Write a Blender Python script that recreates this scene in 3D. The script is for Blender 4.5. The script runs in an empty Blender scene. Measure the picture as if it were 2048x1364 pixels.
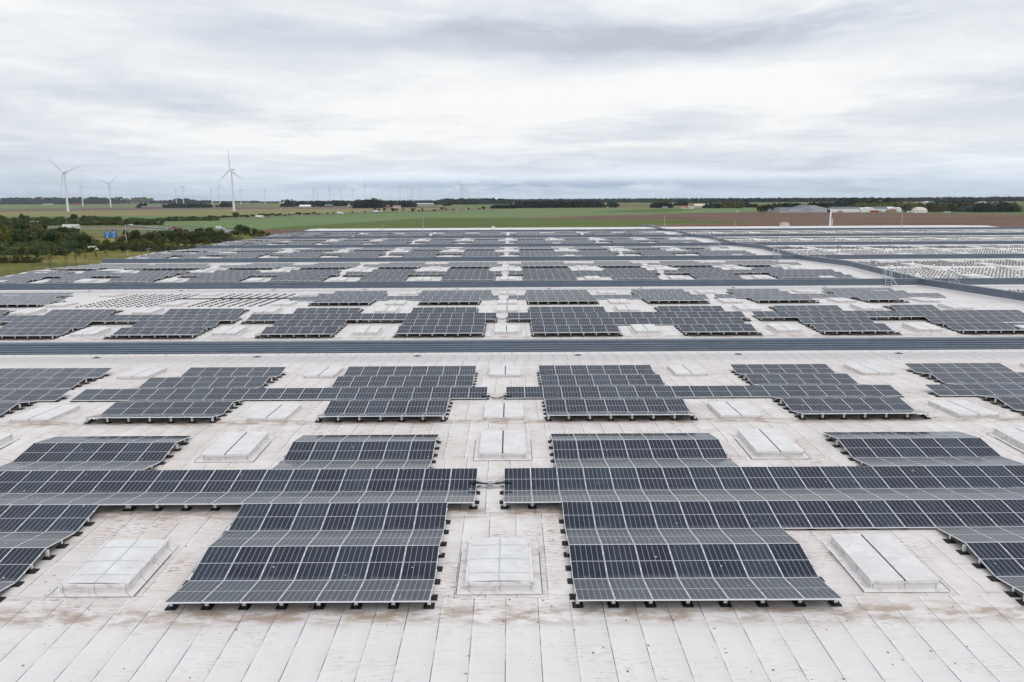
import bpy, math, random
from mathutils import Matrix, Vector
random.seed(7)
S = bpy.context.scene
COL = S.collection
R = math.radians
# ------------------------------------------------------------------ camera
F, CX, CY, TH, ROLL, CAMZ = 1550.0, 1022.5, 682.0, math.atan(284 / 1550.0), 0.0056, 11.45
cd = bpy.data.cameras.new('camera'); cam = bpy.data.objects.new('camera', cd); COL.objects.link(cam)
cd.sensor_width = 36; cd.lens = 36 * F / 2048; cd.clip_start = 0.5; cd.clip_end = 60000
cd.shift_x = 1.5 / 2048
cam.matrix_world = Matrix.Translation((0, 0, CAMZ)) @ Matrix.Rotation(R(90) - TH, 4, 'X') @ Matrix.Rotation(-ROLL, 4, 'Z')
S.camera = cam
GZ = -12.0                                   # ground level; roof valleys are z = 0


# ------------------------------------------------------------------ node helper
class NT:
    def __init__(s, tree):
        s.t = tree; s.n = tree.nodes; s.l = tree.links
    def node(s, ty, **kw):
        n = s.n.new(ty)
        for k, v in kw.items():
            if k[0] == '_': n.inputs[k[1:]].default_value = v
            else: setattr(n, k, v)
        return n
    def put(s, sock, v):
        if hasattr(v, 'links'): s.l.new(v, sock)
        elif v is not None: sock.default_value = v
    def m(s, op, a, b=None, c=None, clamp=False):
        n = s.n.new('ShaderNodeMath'); n.operation = op; n.use_clamp = clamp
        s.put(n.inputs[0], a)
        if b is not None: s.put(n.inputs[1], b)
        if c is not None: s.put(n.inputs[2], c)
        return n.outputs[0]
    def mix(s, f, a, b, mode='MIX'):
        n = s.n.new('ShaderNodeMix'); n.data_type = 'RGBA'; n.blend_type = mode
        s.put(n.inputs[0], f)
        s.put(n.inputs[6], a if hasattr(a, 'links') else (*a, 1)[:4])
        s.put(n.inputs[7], b if hasattr(b, 'links') else (*b, 1)[:4])
        return n.outputs[2]
    def comb(s, x, y, z=0.0):
        n = s.n.new('ShaderNodeCombineXYZ'); s.put(n.inputs[0], x); s.put(n.inputs[1], y); s.put(n.inputs[2], z)
        return n.outputs[0]
    def sep(s, v):
        n = s.n.new('ShaderNodeSeparateXYZ'); s.l.new(v, n.inputs[0]); return n.outputs
    def noise(s, v, scale=1.0, detail=3.0, rough=0.5):
        n = s.n.new('ShaderNodeTexNoise'); s.l.new(v, n.inputs['Vector'])
        n.inputs['Scale'].default_value = scale; n.inputs['Detail'].default_value = detail; n.inputs['Roughness'].default_value = rough
        return n.outputs[0]
    def ramp(s, v, a, b, lo=0.0, hi=1.0):
        n = s.n.new('ShaderNodeMapRange'); n.clamp = True; n.interpolation_type = 'SMOOTHSTEP'
        s.put(n.inputs[0], v)
        for i, q in zip((1, 2, 3, 4), (a, b, lo, hi)): n.inputs[i].default_value = q
        return n.outputs[0]
    def white(s, v):
        n = s.n.new('ShaderNodeTexWhiteNoise'); n.noise_dimensions = '3D'; s.l.new(v, n.inputs['Vector']); return n.outputs['Value']
    def gauss(s, x, y, x0, y0, sx, sy):
        a = s.m('DIVIDE', s.m('SUBTRACT', x, x0), sx); b = s.m('DIVIDE', s.m('SUBTRACT', y, y0), sy)
        r = s.m('ADD', s.m('MULTIPLY', a, a), s.m('MULTIPLY', b, b))
        return s.m('POWER', 2.718, s.m('MULTIPLY', r, -1.0))


# ------------------------------------------------------------------ world (overcast sky over Nishita)
SUN_EL, SUN_AZ = 58.0, 150.0                 # degrees; azimuth from +Y towards +X
W = bpy.data.worlds.new('World'); S.world = W; W.use_nodes = True
w = NT(W.node_tree); w.n.clear()
out = w.node('ShaderNodeOutputWorld')
sky = w.node('ShaderNodeTexSky'); sky.sky_type = 'NISHITA'; sky.sun_disc = False
sky.sun_elevation = R(SUN_EL); sky.sun_rotation = R(SUN_AZ); sky.air_density = 1.2; sky.dust_density = 2.0
bg1 = w.node('ShaderNodeBackground', _Strength=0.14); w.l.new(sky.outputs[0], bg1.inputs[0])
tc = w.node('ShaderNodeTexCoord')
lift = w.node('ShaderNodeVectorMath'); lift.operation = 'ADD'; w.l.new(tc.outputs['Generated'], lift.inputs[0]); lift.inputs[1].default_value = (0, 0, 0.55); w.l.new(lift.outputs[0], sky.inputs['Vector'])
sx, sy, sz = w.sep(tc.outputs['Generated'])
el = w.m('MULTIPLY', w.m('ARCSINE', sz), 57.2958)
az = w.m('MULTIPLY', w.m('ARCTAN2', sx, sy), 57.2958)
dn = w.m('ADD', w.m('MAXIMUM', sz, 0.0), 0.05)
pp = w.comb(w.m('DIVIDE', sx, dn), w.m('DIVIDE', sy, dn), 0.3)
wq = w.noise(pp, 0.8, 3, 0.5)
pq = w.comb(w.m('ADD', w.m('DIVIDE', sx, dn), w.m('MULTIPLY', wq, 1.6)), w.m('ADD', w.m('DIVIDE', sy, dn), w.m('MULTIPLY', wq, 1.1)), 0.7)
n1 = w.noise(pq, 0.75, 9, 0.60)
w2 = w.noise(w.comb(w.m('MULTIPLY', az, 0.10), w.m('MULTIPLY', el, 0.4), 1.0), 1.0, 4, 0.6)
n2 = w.noise(w.comb(w.m('MULTIPLY', az, 0.075), w.m('ADD', w.m('MULTIPLY', el, 0.26), w.m('MULTIPLY', w2, 0.9)), 3.1), 1.0, 9, 0.62)
n3 = w.noise(w.comb(w.m('MULTIPLY', az, 0.16), w.m('ADD', w.m('MULTIPLY', el, 0.85), w2), 8.1), 1.0, 7, 0.6)
azw = w.m('ADD', az, w.m('MULTIPLY', w.m('SUBTRACT', n2, 0.5), 16.0))
elw = w.m('ADD', el, w.m('MULTIPLY', w.m('SUBTRACT', n1, 0.5), 6.5))
L = w.m('ADD', 0.80, w.m('MULTIPLY', w.m('SUBTRACT', n1, 0.5), 0.42))
L = w.m('ADD', L, w.m('MULTIPLY', w.m('SUBTRACT', n2, 0.5), 0.34))
L = w.m('ADD', L, w.m('MULTIPLY', w.m('SUBTRACT', n3, 0.5), w.ramp(el, 0.2, 6.0, 0.26, 0.10)))
L = w.m('ADD', L, w.m('MULTIPLY', w.gauss(azw, elw, 6.0, 7.4, 20.0, 2.2), 0.11))
L = w.m('ADD', L, w.m('MULTIPLY', w.gauss(azw, elw, -10.0, 5.5, 14.0, 1.6), 0.05))
L = w.m('SUBTRACT', L, w.m('MULTIPLY', w.gauss(azw, elw, 12.0, 10.9, 14.0, 1.5), 0.27))
L = w.m('SUBTRACT', L, w.m('MULTIPLY', w.gauss(azw, elw, -8.0, 10.6, 15.0, 1.4), 0.14))
L = w.m('SUBTRACT', L, w.m('MULTIPLY', w.gauss(azw, elw, -32.0, 3.5, 9.0, 4.0), 0.10))
L = w.m('SUBTRACT', L, w.m('MULTIPLY', w.gauss(azw, elw, 34.0, 5.5, 7.0, 1.3), 0.10))
L = w.m('SUBTRACT', L, w.m('MULTIPLY', w.gauss(azw, el, 15.0, 2.6, 22.0, 0.5), 0.05))
L = w.m('ADD', L, w.m('MULTIPLY', w.gauss(azw, el, 12.0, 1.5, 26.0, 0.35), 0.08))
L = w.m('MINIMUM', w.m('MAXIMUM', L, 0.55), 0.885)
# sky out of view: brightened overhead, dark bank added ahead to dim panel reflections
front = w.m('MULTIPLY', w.ramp(w.m('ABSOLUTE', az), 95.0, 60.0), w.m('MULTIPLY', w.ramp(el, 18.0, 34.0), w.ramp(el, 68.0, 52.0)))
L = w.m('MULTIPLY', L, w.ramp(el, 14.0, 60.0, 1.0, 1.42))
L = w.m('MULTIPLY', L, w.m('MULTIPLY_ADD', front, -0.58, 1.0))
tint = w.ramp(L, 0.62, 0.93)
cc = w.mix(tint, (0.90, 0.965, 1.06), (1.0, 1.0, 0.99))
cc = w.mix(w.ramp(el, 0.0, 4.0, 0.9, 0.0), cc, (0.83, 0.95, 1.09))
cc = w.mix(w.ramp(el, 14.0, 35.0), cc, (0.95, 0.98, 1.055))
vm = w.node('ShaderNodeVectorMath'); vm.operation = 'SCALE'; w.l.new(cc, vm.inputs[0]); w.l.new(L, vm.inputs['Scale'])
bg2 = w.node('ShaderNodeBackground', _Strength=1.0); w.l.new(vm.outputs[0], bg2.inputs[0])
gap = w.m('MULTIPLY', w.gauss(azw, el, 4.0, 0.95, 22.0, 0.42), w.ramp(n3, 0.38, 0.55))
gap = w.m('ADD', gap, 0.05, clamp=True)
ms = w.node('ShaderNodeMixShader'); w.l.new(w.m('MULTIPLY', gap, 0.55), ms.inputs[0])
w.l.new(bg2.outputs[0], ms.inputs[1]); w.l.new(bg1.outputs[0], ms.inputs[2]); w.l.new(ms.outputs[0], out.inputs[0])
# ------------------------------------------------------------------ sun (overcast)
sd = bpy.data.lights.new('sun', 'SUN'); sd.energy = 0.6; sd.angle = R(30); sd.color = (1, 0.97, 0.93)
sun = bpy.data.objects.new('sun', sd); COL.objects.link(sun)
sun.rotation_euler = (R(90 - SUN_EL), 0, R(180 - SUN_AZ)); sun.location = (0, 0, 60)
S.view_settings.view_transform = 'Standard'; S.view_settings.look = 'None'; S.view_settings.exposure = 0.18; S.view_settings.gamma = 1
S.render.resolution_x = 1024; S.render.resolution_y = 682
S.render.engine = 'CYCLES'
S.cycles.max_bounces = 6; S.cycles.volume_bounces = 0


# ------------------------------------------------------------------ geometry helpers
class MB:
    def __init__(s): s.v = []; s.f = []; s.mi = []; s.uv = []
    def face(s, pts, m=0, uv=None):
        b = len(s.v); s.v += [tuple(p) for p in pts]; s.f.append(tuple(range(b, b + len(pts)))); s.mi.append(m)
        s.uv += (uv if uv else [(0, 0)] * len(pts))
    def box(s, x0, x1, y0, y1, z0, z1, m=0, bottom=True):
        b = len(s.v)
        s.v += [(x0, y0, z0), (x1, y0, z0), (x1, y1, z0), (x0, y1, z0), (x0, y0, z1), (x1, y0, z1), (x1, y1, z1), (x0, y1, z1)]
        fs = [(0, 1, 5, 4), (1, 2, 6, 5), (2, 3, 7, 6), (3, 0, 4, 7), (4, 5, 6, 7)] + ([(3, 2, 1, 0)] if bottom else [])
        for f in fs: s.f.append(tuple(b + i for i in f)); s.mi.append(m); s.uv += [(0, 0)] * 4
    def taper(s, cx, cy, z0, z1, r0, r1, n=8, m=0, cap=True, dx=0.0, dy=0.0):
        b = len(s.v)
        for k in range(n):
            a = 2 * math.pi * k / n; s.v.append((cx + r0 * math.cos(a), cy + r0 * math.sin(a), z0))
        for k in range(n):
            a = 2 * math.pi * k / n; s.v.append((cx + dx + r1 * math.cos(a), cy + dy + r1 * math.sin(a), z1))
        for k in range(n):
            s.f.append((b + k, b + (k + 1) % n, b + n + (k + 1) % n, b + n + k)); s.mi.append(m); s.uv += [(0, 0)] * 4
        if cap: s.f.append(tuple(b + n + k for k in range(n))); s.mi.append(m); s.uv += [(0, 0)] * n
    def bar(s, p, q, r, m=0):
        p = Vector(p); q = Vector(q); d = (q - p).normalized()
        u = d.cross(Vector((0, 0, 1)));
        if u.length < .01: u = Vector((1, 0, 0))
        u.normalize(); v = d.cross(u); b = len(s.v)
        for o in (p, q):
            for a, c in ((-1, -1), (1, -1), (1, 1), (-1, 1)): s.v.append(tuple(o + u * a * r + v * c * r))
        for f in ((0, 1, 5, 4), (1, 2, 6, 5), (2, 3, 7, 6), (3, 0, 4, 7), (4, 5, 6, 7), (3, 2, 1, 0)):
            s.f.append(tuple(b + i for i in f)); s.mi.append(m); s.uv += [(0, 0)] * 4
    def mesh(s, name, mats, uv=False, smooth=False):
        me = bpy.data.meshes.new(name); me.from_pydata(s.v, [], s.f)
        for mm in (mats if isinstance(mats, (list, tuple)) else [mats]): me.materials.append(mm)
        if len(me.materials) > 1: me.polygons.foreach_set('material_index', s.mi)
        if uv:
            l = me.uv_layers.new(name='uv'); l.data.foreach_set('uv', [c for p in s.uv for c in p])
        if smooth: me.polygons.foreach_set('use_smooth', [True] * len(me.polygons))
        me.update(); return me

def obj(name, me, parent=None, loc=(0, 0, 0), rot=(0, 0, 0), sc=None):
    o = bpy.data.objects.new(name, me); COL.objects.link(o); o.location = loc; o.rotation_euler = rot
    if sc: o.scale = sc
    if parent: o.parent = parent
    return o
def tag(o, label=None, cat=None, group=None, kind=None):
    if label: o['label'] = label
    if cat: o['category'] = cat
    if group: o['group'] = group
    if kind: o['kind'] = kind
    return o
def thing(name, label, cat, loc=(0, 0, 0), group=None, rot=(0, 0, 0)):
    o = bpy.data.objects.new(name, None); COL.objects.link(o); o.location = loc; o.rotation_euler = rot
    o.empty_display_size = 0.3
    return tag(o, label, cat, group)

def at(x, y, z=GZ):
    """point of the horizontal plane z seen at photograph pixel x, y"""
    a, b = x - CX, y - CY; c, s_ = math.cos(ROLL), math.sin(ROLL)
    u = a * c - b * s_; v = a * s_ + b * c
    dx = u; dy = F * math.cos(TH) - v * math.sin(TH); dz = -F * math.sin(TH) - v * math.cos(TH)
    k = (z - CAMZ) / dz
    return Vector((dx * k, dy * k, z))
def yhor(x): return 398.0 - (x - CX) * ROLL
def pxm(y): return F / max(y, 1)             # pixels per metre at forward distance


# ------------------------------------------------------------------ materials
def mat(name, col, rough=0.7, metal=0.0, spec=0.5, noise=0.0, nscale=3.0):
    m = bpy.data.materials.new(name); m.use_nodes = True; t = NT(m.node_tree); b = t.n['Principled BSDF']
    b.inputs['Roughness'].default_value = rough; b.inputs['Metallic'].default_value = metal
    b.inputs['Specular IOR Level'].default_value = spec
    if noise:
        g = t.node('ShaderNodeTexCoord'); nv = t.noise(g.outputs['Object'], nscale, 5, 0.6)
        k = t.mix(t.ramp(nv, 0.3, 0.7), [c * (1 - noise) for c in col], [min(1, c * (1 + noise)) for c in col])
        t.l.new(k, b.inputs['Base Color'])
    else: b.inputs['Base Color'].default_value = (*col, 1)
    return m
M = {}
M['frame'] = mat('aluminium_frame', (0.74, 0.75, 0.77), 0.45, 0.0)
M['rubber'] = mat('black_rubber', (0.012, 0.012, 0.014), 0.8)
M['post'] = mat('white_post', (0.70, 0.70, 0.72), 0.5)
M['darkpost'] = mat('dark_bracket', (0.06, 0.06, 0.065), 0.6)  # plain dark grey for brackets
M['white'] = mat('white_paint', (0.78, 0.78, 0.78), 0.5, noise=0.05, nscale=0.5)
M['turb'] = mat('turbine_white', (0.74, 0.76, 0.80), 0.45)
M['grey'] = mat('grey_metal', (0.30, 0.32, 0.34), 0.5, noise=0.1)
M['galv'] = mat('galvanised_steel', (0.48, 0.52, 0.53), 0.45, noise=0.1, nscale=6)
M['dark'] = mat('dark_metal', (0.04, 0.045, 0.05), 0.6)
M['asph'] = mat('asphalt', (0.20, 0.20, 0.21), 0.85, noise=0.15, nscale=0.2)
M['glass'] = mat('window_glass', (0.03, 0.04, 0.05), 0.1)
M['red'] = mat('red_paint', (0.35, 0.04, 0.05), 0.5)
M['blue'] = mat('sign_blue', (0.02, 0.17, 0.42), 0.5)
M['yellow'] = mat('yellow_paint', (0.55, 0.30, 0.02), 0.6)
M['orange'] = mat('weathered_orange', (0.42, 0.19, 0.08), 0.7, noise=0.2)
M['tile'] = mat('red_roof_tile', (0.26, 0.11, 0.075), 0.8, noise=0.2, nscale=1)
M['slate'] = mat('slate_roof', (0.13, 0.15, 0.18), 0.7, noise=0.15, nscale=1)
M['cream'] = mat('cream_render', (0.50, 0.46, 0.38), 0.8, noise=0.1)
M['brick'] = mat('brick_wall', (0.28, 0.15, 0.10), 0.85, noise=0.2, nscale=2)
M['halls'] = mat('pale_sheet_cladding', (0.42, 0.45, 0.47), 0.6, noise=0.08, nscale=1)
M['hallr'] = mat('grey_fibre_roof', (0.17, 0.19, 0.205), 0.95, spec=0.1, noise=0.1, nscale=1)
M['dome'] = mat('cream_membrane', (0.62, 0.54, 0.42), 0.6, noise=0.06)
M['bark'] = mat('bark', (0.09, 0.07, 0.05), 0.9, noise=0.2)
M['rubble'] = mat('brick_rubble', (0.22, 0.11, 0.08), 0.9, noise=0.35, nscale=1)
M['tyre'] = mat('tyre', (0.02, 0.02, 0.02), 0.8)
M['conc'] = mat('concrete', (0.36, 0.35, 0.33), 0.85, noise=0.15, nscale=0.4)

def roof_mat():
    m = bpy.data.materials.new('roof_membrane'); m.use_nodes = True; t = NT(m.node_tree); b = t.n['Principled BSDF']
    g = t.node('ShaderNodeNewGeometry'); P_ = g.outputs['Position']; x, y, z = t.sep(P_)
    jr = t.m('DIVIDE', t.m('SUBTRACT', y, 20.78), 5.61); rid = t.m('FLOOR', jr)
    off = t.white(t.comb(rid, 3.0, 1.0))
    sxx = t.m('ADD', t.m('DIVIDE', x, 0.917), off); sf = t.m('MULTIPLY', t.m('FRACT', sxx), 0.917)
    stripid = t.m('FLOOR', sxx)
    fade = t.ramp(t.noise(P_, 0.9, 4, 0.6), 0.38, 0.60)
    seam = t.m('MULTIPLY', t.m('LESS_THAN', sf, 0.023), t.m('MULTIPLY_ADD', fade, 0.70, 0.30))
    lap = t.m('MULTIPLY', t.m('LESS_THAN', sf, 0.11), 0.35)
    jf = t.m('MULTIPLY', t.m('FRACT', jr), 5.61)
    joint = t.m('MULTIPLY', t.m('LESS_THAN', jf, 0.028), 0.14)
    big = t.noise(P_, 0.11, 4, 0.6)
    med = t.noise(P_, 0.8, 5, 0.65)
    col = t.mix(t.ramp(med, 0.3, 0.7), (0.66, 0.617, 0.58), (0.775, 0.74, 0.71))
    col = t.mix(t.m('MULTIPLY', t.ramp(big, 0.46, 0.66), 0.40), col, (0.56, 0.49, 0.43))
    sv = t.white(t.comb(stripid, rid, 0.0)); col = t.mix(t.m('MULTIPLY', sv, 0.10), col, (0.46, 0.44, 0.43))
    col = t.mix(lap, col, (0.78, 0.765, 0.755))
    # clean, damp zone in the valleys in front of the parapets
    vf = t.m('FRACT', t.m('DIVIDE', t.m('SUBTRACT', y, 57.1), 43.45))
    clean = t.m('MAXIMUM', t.ramp(vf, 0.885, 0.95), t.ramp(vf, 0.10, 0.02))
    far = t.ramp(y, 52.0, 75.0)
    near = t.ramp(y, 21.5, 19.0)
    clean = t.m('MAXIMUM', clean, t.m('MAXIMUM', t.m('MULTIPLY', far, 0.82), t.m('MULTIPLY', near, 0.85)))
    col = t.mix(t.m('MULTIPLY', clean, 0.7), col, (0.72, 0.70, 0.682))
    col = t.mix(t.m('MULTIPLY', t.ramp(t.m('ADD', sf, t.m('MULTIPLY', med, 0.5)), 0.75, 1.2), 0.16), col, (0.45, 0.44, 0.45))  # shading of the undulating sheets put into the colour, darker to one side
    dirty = t.m('MULTIPLY_ADD', clean, -0.72, 1.0)
    # short streaks across the fall
    s1 = t.noise(t.comb(t.m('MULTIPLY', x, 2.6), t.m('MULTIPLY', y, 24.0), 0.0), 1.0, 4, 0.6)
    s2 = t.noise(t.comb(t.m('MULTIPLY', x, 0.8), t.m('MULTIPLY', y, 9.0), 5.0), 1.0, 5, 0.6)
    gate = t.ramp(t.noise(P_, 0.32, 3, 0.6), 0.42, 0.64)
    st = t.m('MULTIPLY', t.m('MULTIPLY', t.ramp(s1, 0.54, 0.63), gate), t.m('MULTIPLY', dirty, 1.0))
    col = t.mix(st, col, (0.27, 0.12, 0.085))
    st2 = t.m('MULTIPLY', t.ramp(s2, 0.52, 0.72), t.m('MULTIPLY', dirty, 0.36)); col = t.mix(st2, col, (0.38, 0.26, 0.19))
    v43 = t.m('MULTIPLY', vf, 43.45)
    pud = t.m('MAXIMUM', t.ramp(t.m('ABSOLUTE', t.m('SUBTRACT', v43, 6.25)), 0.75, 0.10), t.ramp(t.m('ABSOLUTE', t.m('SUBTRACT', v43, 23.7)), 0.8, 0.10))
    pud = t.m('MAXIMUM', pud, t.ramp(t.m('ABSOLUTE', t.m('SUBTRACT', v43, 12.9)), 0.7, 0.10))
    pud = t.m('MULTIPLY', pud, t.m('MULTIPLY', t.ramp(t.noise(t.comb(t.m('MULTIPLY', x, 1.0), t.m('MULTIPLY', y, 2.4), 9.0), 1.0, 4, 0.6), 0.40, 0.62), t.ramp(y, 120.0, 50.0, 0.15, 0.75)))
    col = t.mix(pud, col, (0.30, 0.205, 0.13))
    edge = t.m('MULTIPLY', t.ramp(t.m('ABSOLUTE', t.m('SUBTRACT', jf, 0.12)), 0.20, 0.0), t.ramp(s2, 0.45, 0.62))
    col = t.mix(t.m('MULTIPLY', edge, t.m('MULTIPLY', dirty, 0.45)), col, (0.30, 0.19, 0.14))
    # debris specks
    vo = t.node('ShaderNodeTexVoronoi'); vo.inputs['Scale'].default_value = 2.7; vo.inputs['Randomness'].default_value = 1; t.l.new(P_, vo.inputs['Vector'])
    vs = t.sep(vo.outputs['Color'])
    dot = t.m('MULTIPLY', t.m('LESS_THAN', vo.outputs['Distance'], t.m('MULTIPLY_ADD', vs[1], 0.075, 0.035)), t.m('GREATER_THAN', vs[0], 0.30))
    col = t.mix(t.m('MULTIPLY', dot, 0.85), col, (0.10, 0.065, 0.06))
    v2 = t.node('ShaderNodeTexVoronoi'); v2.inputs['Scale'].default_value = 6.5; t.l.new(P_, v2.inputs['Vector']); v2s = t.sep(v2.outputs['Color'])
    d2 = t.m('MULTIPLY', t.m('LESS_THAN', v2.outputs['Distance'], t.m('MULTIPLY', v2s[1], 0.15)), t.m('GREATER_THAN', v2s[0], 0.55))
    col = t.mix(t.m('MULTIPLY', d2, 0.55), col, (0.25, 0.14, 0.10))
    col = t.mix(t.m('MAXIMUM', seam, joint), col, (0.10, 0.10, 0.13))
    t.l.new(col, b.inputs['Base Color'])
    t.l.new(t.ramp(clean, 0.0, 1.0, 0.62, 0.34), b.inputs['Roughness'])
    bp = t.node('ShaderNodeBump', _Strength=0.35, _Distance=0.02); t.l.new(t.noise(P_, 1.6, 4, 0.5), bp.inputs['Height']); t.l.new(bp.outputs[0], b.inputs['Normal'])
    return m
M['roof'] = roof_mat()

def glass_mat():
    m = bpy.data.materials.new('solar_glass'); m.use_nodes = True; t = NT(m.node_tree); b = t.n['Principled BSDF']
    u_ = t.node('ShaderNodeUVMap'); u_.uv_map = 'uv'; u, v, _z = t.sep(u_.outputs[0])
    oi = t.node('ShaderNodeObjectInfo'); g = t.node('ShaderNodeNewGeometry'); P_ = g.outputs['Position']
    rnd = t.white(t.comb(oi.outputs['Random'], g.outputs['Random Per Island'], 0.0))
    rn2 = t.white(t.comb(oi.outputs['Random'], g.outputs['Random Per Island'], 7.0))
    fu = t.m('FRACT', t.m('MULTIPLY', u, 6.0)); fv = t.m('FRACT', t.m('MULTIPLY', v, 20.0))
    vl = t.m('LESS_THAN', t.m('MINIMUM', fu, t.m('SUBTRACT', 1.0, fu)), 0.028)
    hl = t.m('LESS_THAN', t.m('MINIMUM', fv, t.m('SUBTRACT', 1.0, fv)), 0.045)
    ml = t.m('LESS_THAN', t.m('ABSOLUTE', t.m('SUBTRACT', v, 0.5)), 0.0065)
    fb = t.m('FRACT', t.m('MULTIPLY', u, 54.0)); bl = t.m('LESS_THAN', fb, 0.10)
    base = t.mix(rnd, (0.004, 0.007, 0.020), (0.006, 0.012, 0.028))
    base = t.mix(t.ramp(rn2, 0.60, 0.90), base, (0.009, 0.021, 0.036))
    base = t.mix(t.m('MULTIPLY', bl, 0.05), base, (0.30, 0.32, 0.36))
    base = t.mix(t.m('MULTIPLY', hl, 0.12), base, (0.26, 0.29, 0.33))
    base = t.mix(t.m('MULTIPLY', vl, 0.85), base, (0.50, 0.53, 0.57))
    base = t.mix(t.m('MULTIPLY', ml, 0.95), base, (0.60, 0.62, 0.64))
    dust = t.m('ADD', t.m('MULTIPLY', t.ramp(t.noise(P_, 1.1, 5, 0.65), 0.35, 0.75), 0.045), t.m('MULTIPLY', rn2, 0.03))
    # dirt gathers along the low edge of each tilted module
    low = t.m('MULTIPLY', t.m('MULTIPLY', t.ramp(v, 0.14, 0.0), t.ramp(t.noise(P_, 2.2, 4, 0.6), 0.3, 0.7)), 0.30)
    base = t.mix(t.m('ADD', dust, low), base, (0.26, 0.285, 0.32))
    vo = t.node('ShaderNodeTexVoronoi'); vo.inputs['Scale'].default_value = 2.6; t.l.new(P_, vo.inputs['Vector'])
    vs = t.sep(vo.outputs['Color'])
    wob = t.m('ADD', vo.outputs['Distance'], t.m('MULTIPLY', t.m('SUBTRACT', t.noise(P_, 14.0, 3, 0.6), 0.5), 0.22))
    dr = t.m('MULTIPLY', t.m('LESS_THAN', wob, t.m('MULTIPLY', vs[1], 0.11)), t.m('GREATER_THAN', vs[0], 0.60))
    base = t.mix(t.m('MULTIPLY', dr, 0.75), base, (0.58, 0.56, 0.53))
    t.l.new(base, b.inputs['Base Color'])
    t.l.new(t.m('MULTIPLY_ADD', rnd, 0.05, 0.10), b.inputs['Roughness']); b.inputs['IOR'].default_value = 1.43
    return m
M['pv'] = glass_mat()

def siding_mat():
    m = bpy.data.materials.new('blue_grey_siding'); m.use_nodes = True; t = NT(m.node_tree); b = t.n['Principled BSDF']
    g = t.node('ShaderNodeNewGeometry'); P_ = g.outputs['Position']; x, y, z = t.sep(P_)
    nn = t.noise(t.comb(t.m('MULTIPLY', x, 0.5), t.m('MULTIPLY', y, 0.5), t.m('MULTIPLY', z, 3.0)), 1.0, 5, 0.6)
    col = t.mix(t.ramp(nn, 0.3, 0.7), (0.135, 0.172, 0.220), (0.165, 0.205, 0.258))
    vo = t.node('ShaderNodeTexVoronoi'); vo.inputs['Scale'].default_value = 1.3; t.l.new(P_, vo.inputs['Vector'])
    col = t.mix(t.m('MULTIPLY', t.m('LESS_THAN', vo.outputs['Distance'], 0.035), 0.6), col, (0.45, 0.45, 0.45))
    pj = t.m('FRACT', t.m('DIVIDE', t.m('ADD', x, y), 6.0)); col = t.mix(t.m('MULTIPLY', t.m('LESS_THAN', pj, 0.006), 0.6), col, (0.03, 0.04, 0.05))
    t.l.new(col, b.inputs['Base Color']); b.inputs['Roughness'].default_value = 0.42
    return m
M['siding'] = siding_mat()
M['coping'] = mat('coping_metal', (0.20, 0.235, 0.27), 0.4, noise=0.1, nscale=0.5)
M['lid'] = mat('opal_polycarbonate', (0.66, 0.69, 0.71), 0.35, noise=0.05, nscale=1.2)

def curb_mat():
    m = bpy.data.materials.new('stained_curb'); m.use_nodes = True; t = NT(m.node_tree); b = t.n['Principled BSDF']
    g = t.node('ShaderNodeNewGeometry'); P_ = g.outputs['Position']; x, y, z = t.sep(P_)
    tc_ = t.node('ShaderNodeTexCoord'); ox, oy, oz = t.sep(tc_.outputs['Object'])
    s = t.noise(t.comb(t.m('MULTIPLY', x, 3.0), t.m('MULTIPLY', y, 3.0), t.m('MULTIPLY', z, 9.0)), 1.0, 4, 0.6)
    col = t.mix(t.m('MULTIPLY', t.ramp(s, 0.48, 0.72), 0.5), (0.70, 0.68, 0.67), (0.40, 0.27, 0.21))
    col = t.mix(t.m('MULTIPLY', t.m('LESS_THAN', t.m('FRACT', t.m('DIVIDE', t.m('ADD', ox, oy), 0.93)), 0.02), 0.75), col, (0.08, 0.08, 0.10))
    t.l.new(col, b.inputs['Base Color']); b.inputs['Roughness'].default_value = 0.55
    return m
M['curb'] = curb_mat()
def lid_mat():
    m = M['lid']; t = NT(m.node_tree); b = t.n['Principled BSDF']; t.l.remove(b.inputs['Base Color'].links[0]) if b.inputs['Base Color'].links else None
    g = t.node('ShaderNodeNewGeometry'); P_ = g.outputs['Position']
    col = t.mix(t.ramp(t.noise(P_, 1.3, 4, 0.6), 0.35, 0.7), (0.65, 0.64, 0.625), (0.745, 0.735, 0.72))
    x_, y_, z_ = t.sep(P_); sm = t.noise(t.comb(t.m('MULTIPLY', x_, 1.5), t.m('MULTIPLY', y_, 6.0), 2.0), 1.0, 5, 0.65)
    col = t.mix(t.m('MULTIPLY', t.ramp(sm, 0.54, 0.72), 0.45), col, (0.45, 0.33, 0.26))
    vo = t.node('ShaderNodeTexVoronoi'); vo.inputs['Scale'].default_value = 4.5; t.l.new(P_, vo.inputs['Vector']); vs = t.sep(vo.outputs['Color'])
    d = t.m('MULTIPLY', t.m('LESS_THAN', vo.outputs['Distance'], t.m('MULTIPLY', vs[1], 0.13)), t.m('GREATER_THAN', vs[0], 0.55))
    col = t.mix(t.m('MULTIPLY', d, 0.8), col, (0.12, 0.10, 0.10)); t.l.new(col, b.inputs['Base Color'])
lid_mat()

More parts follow.
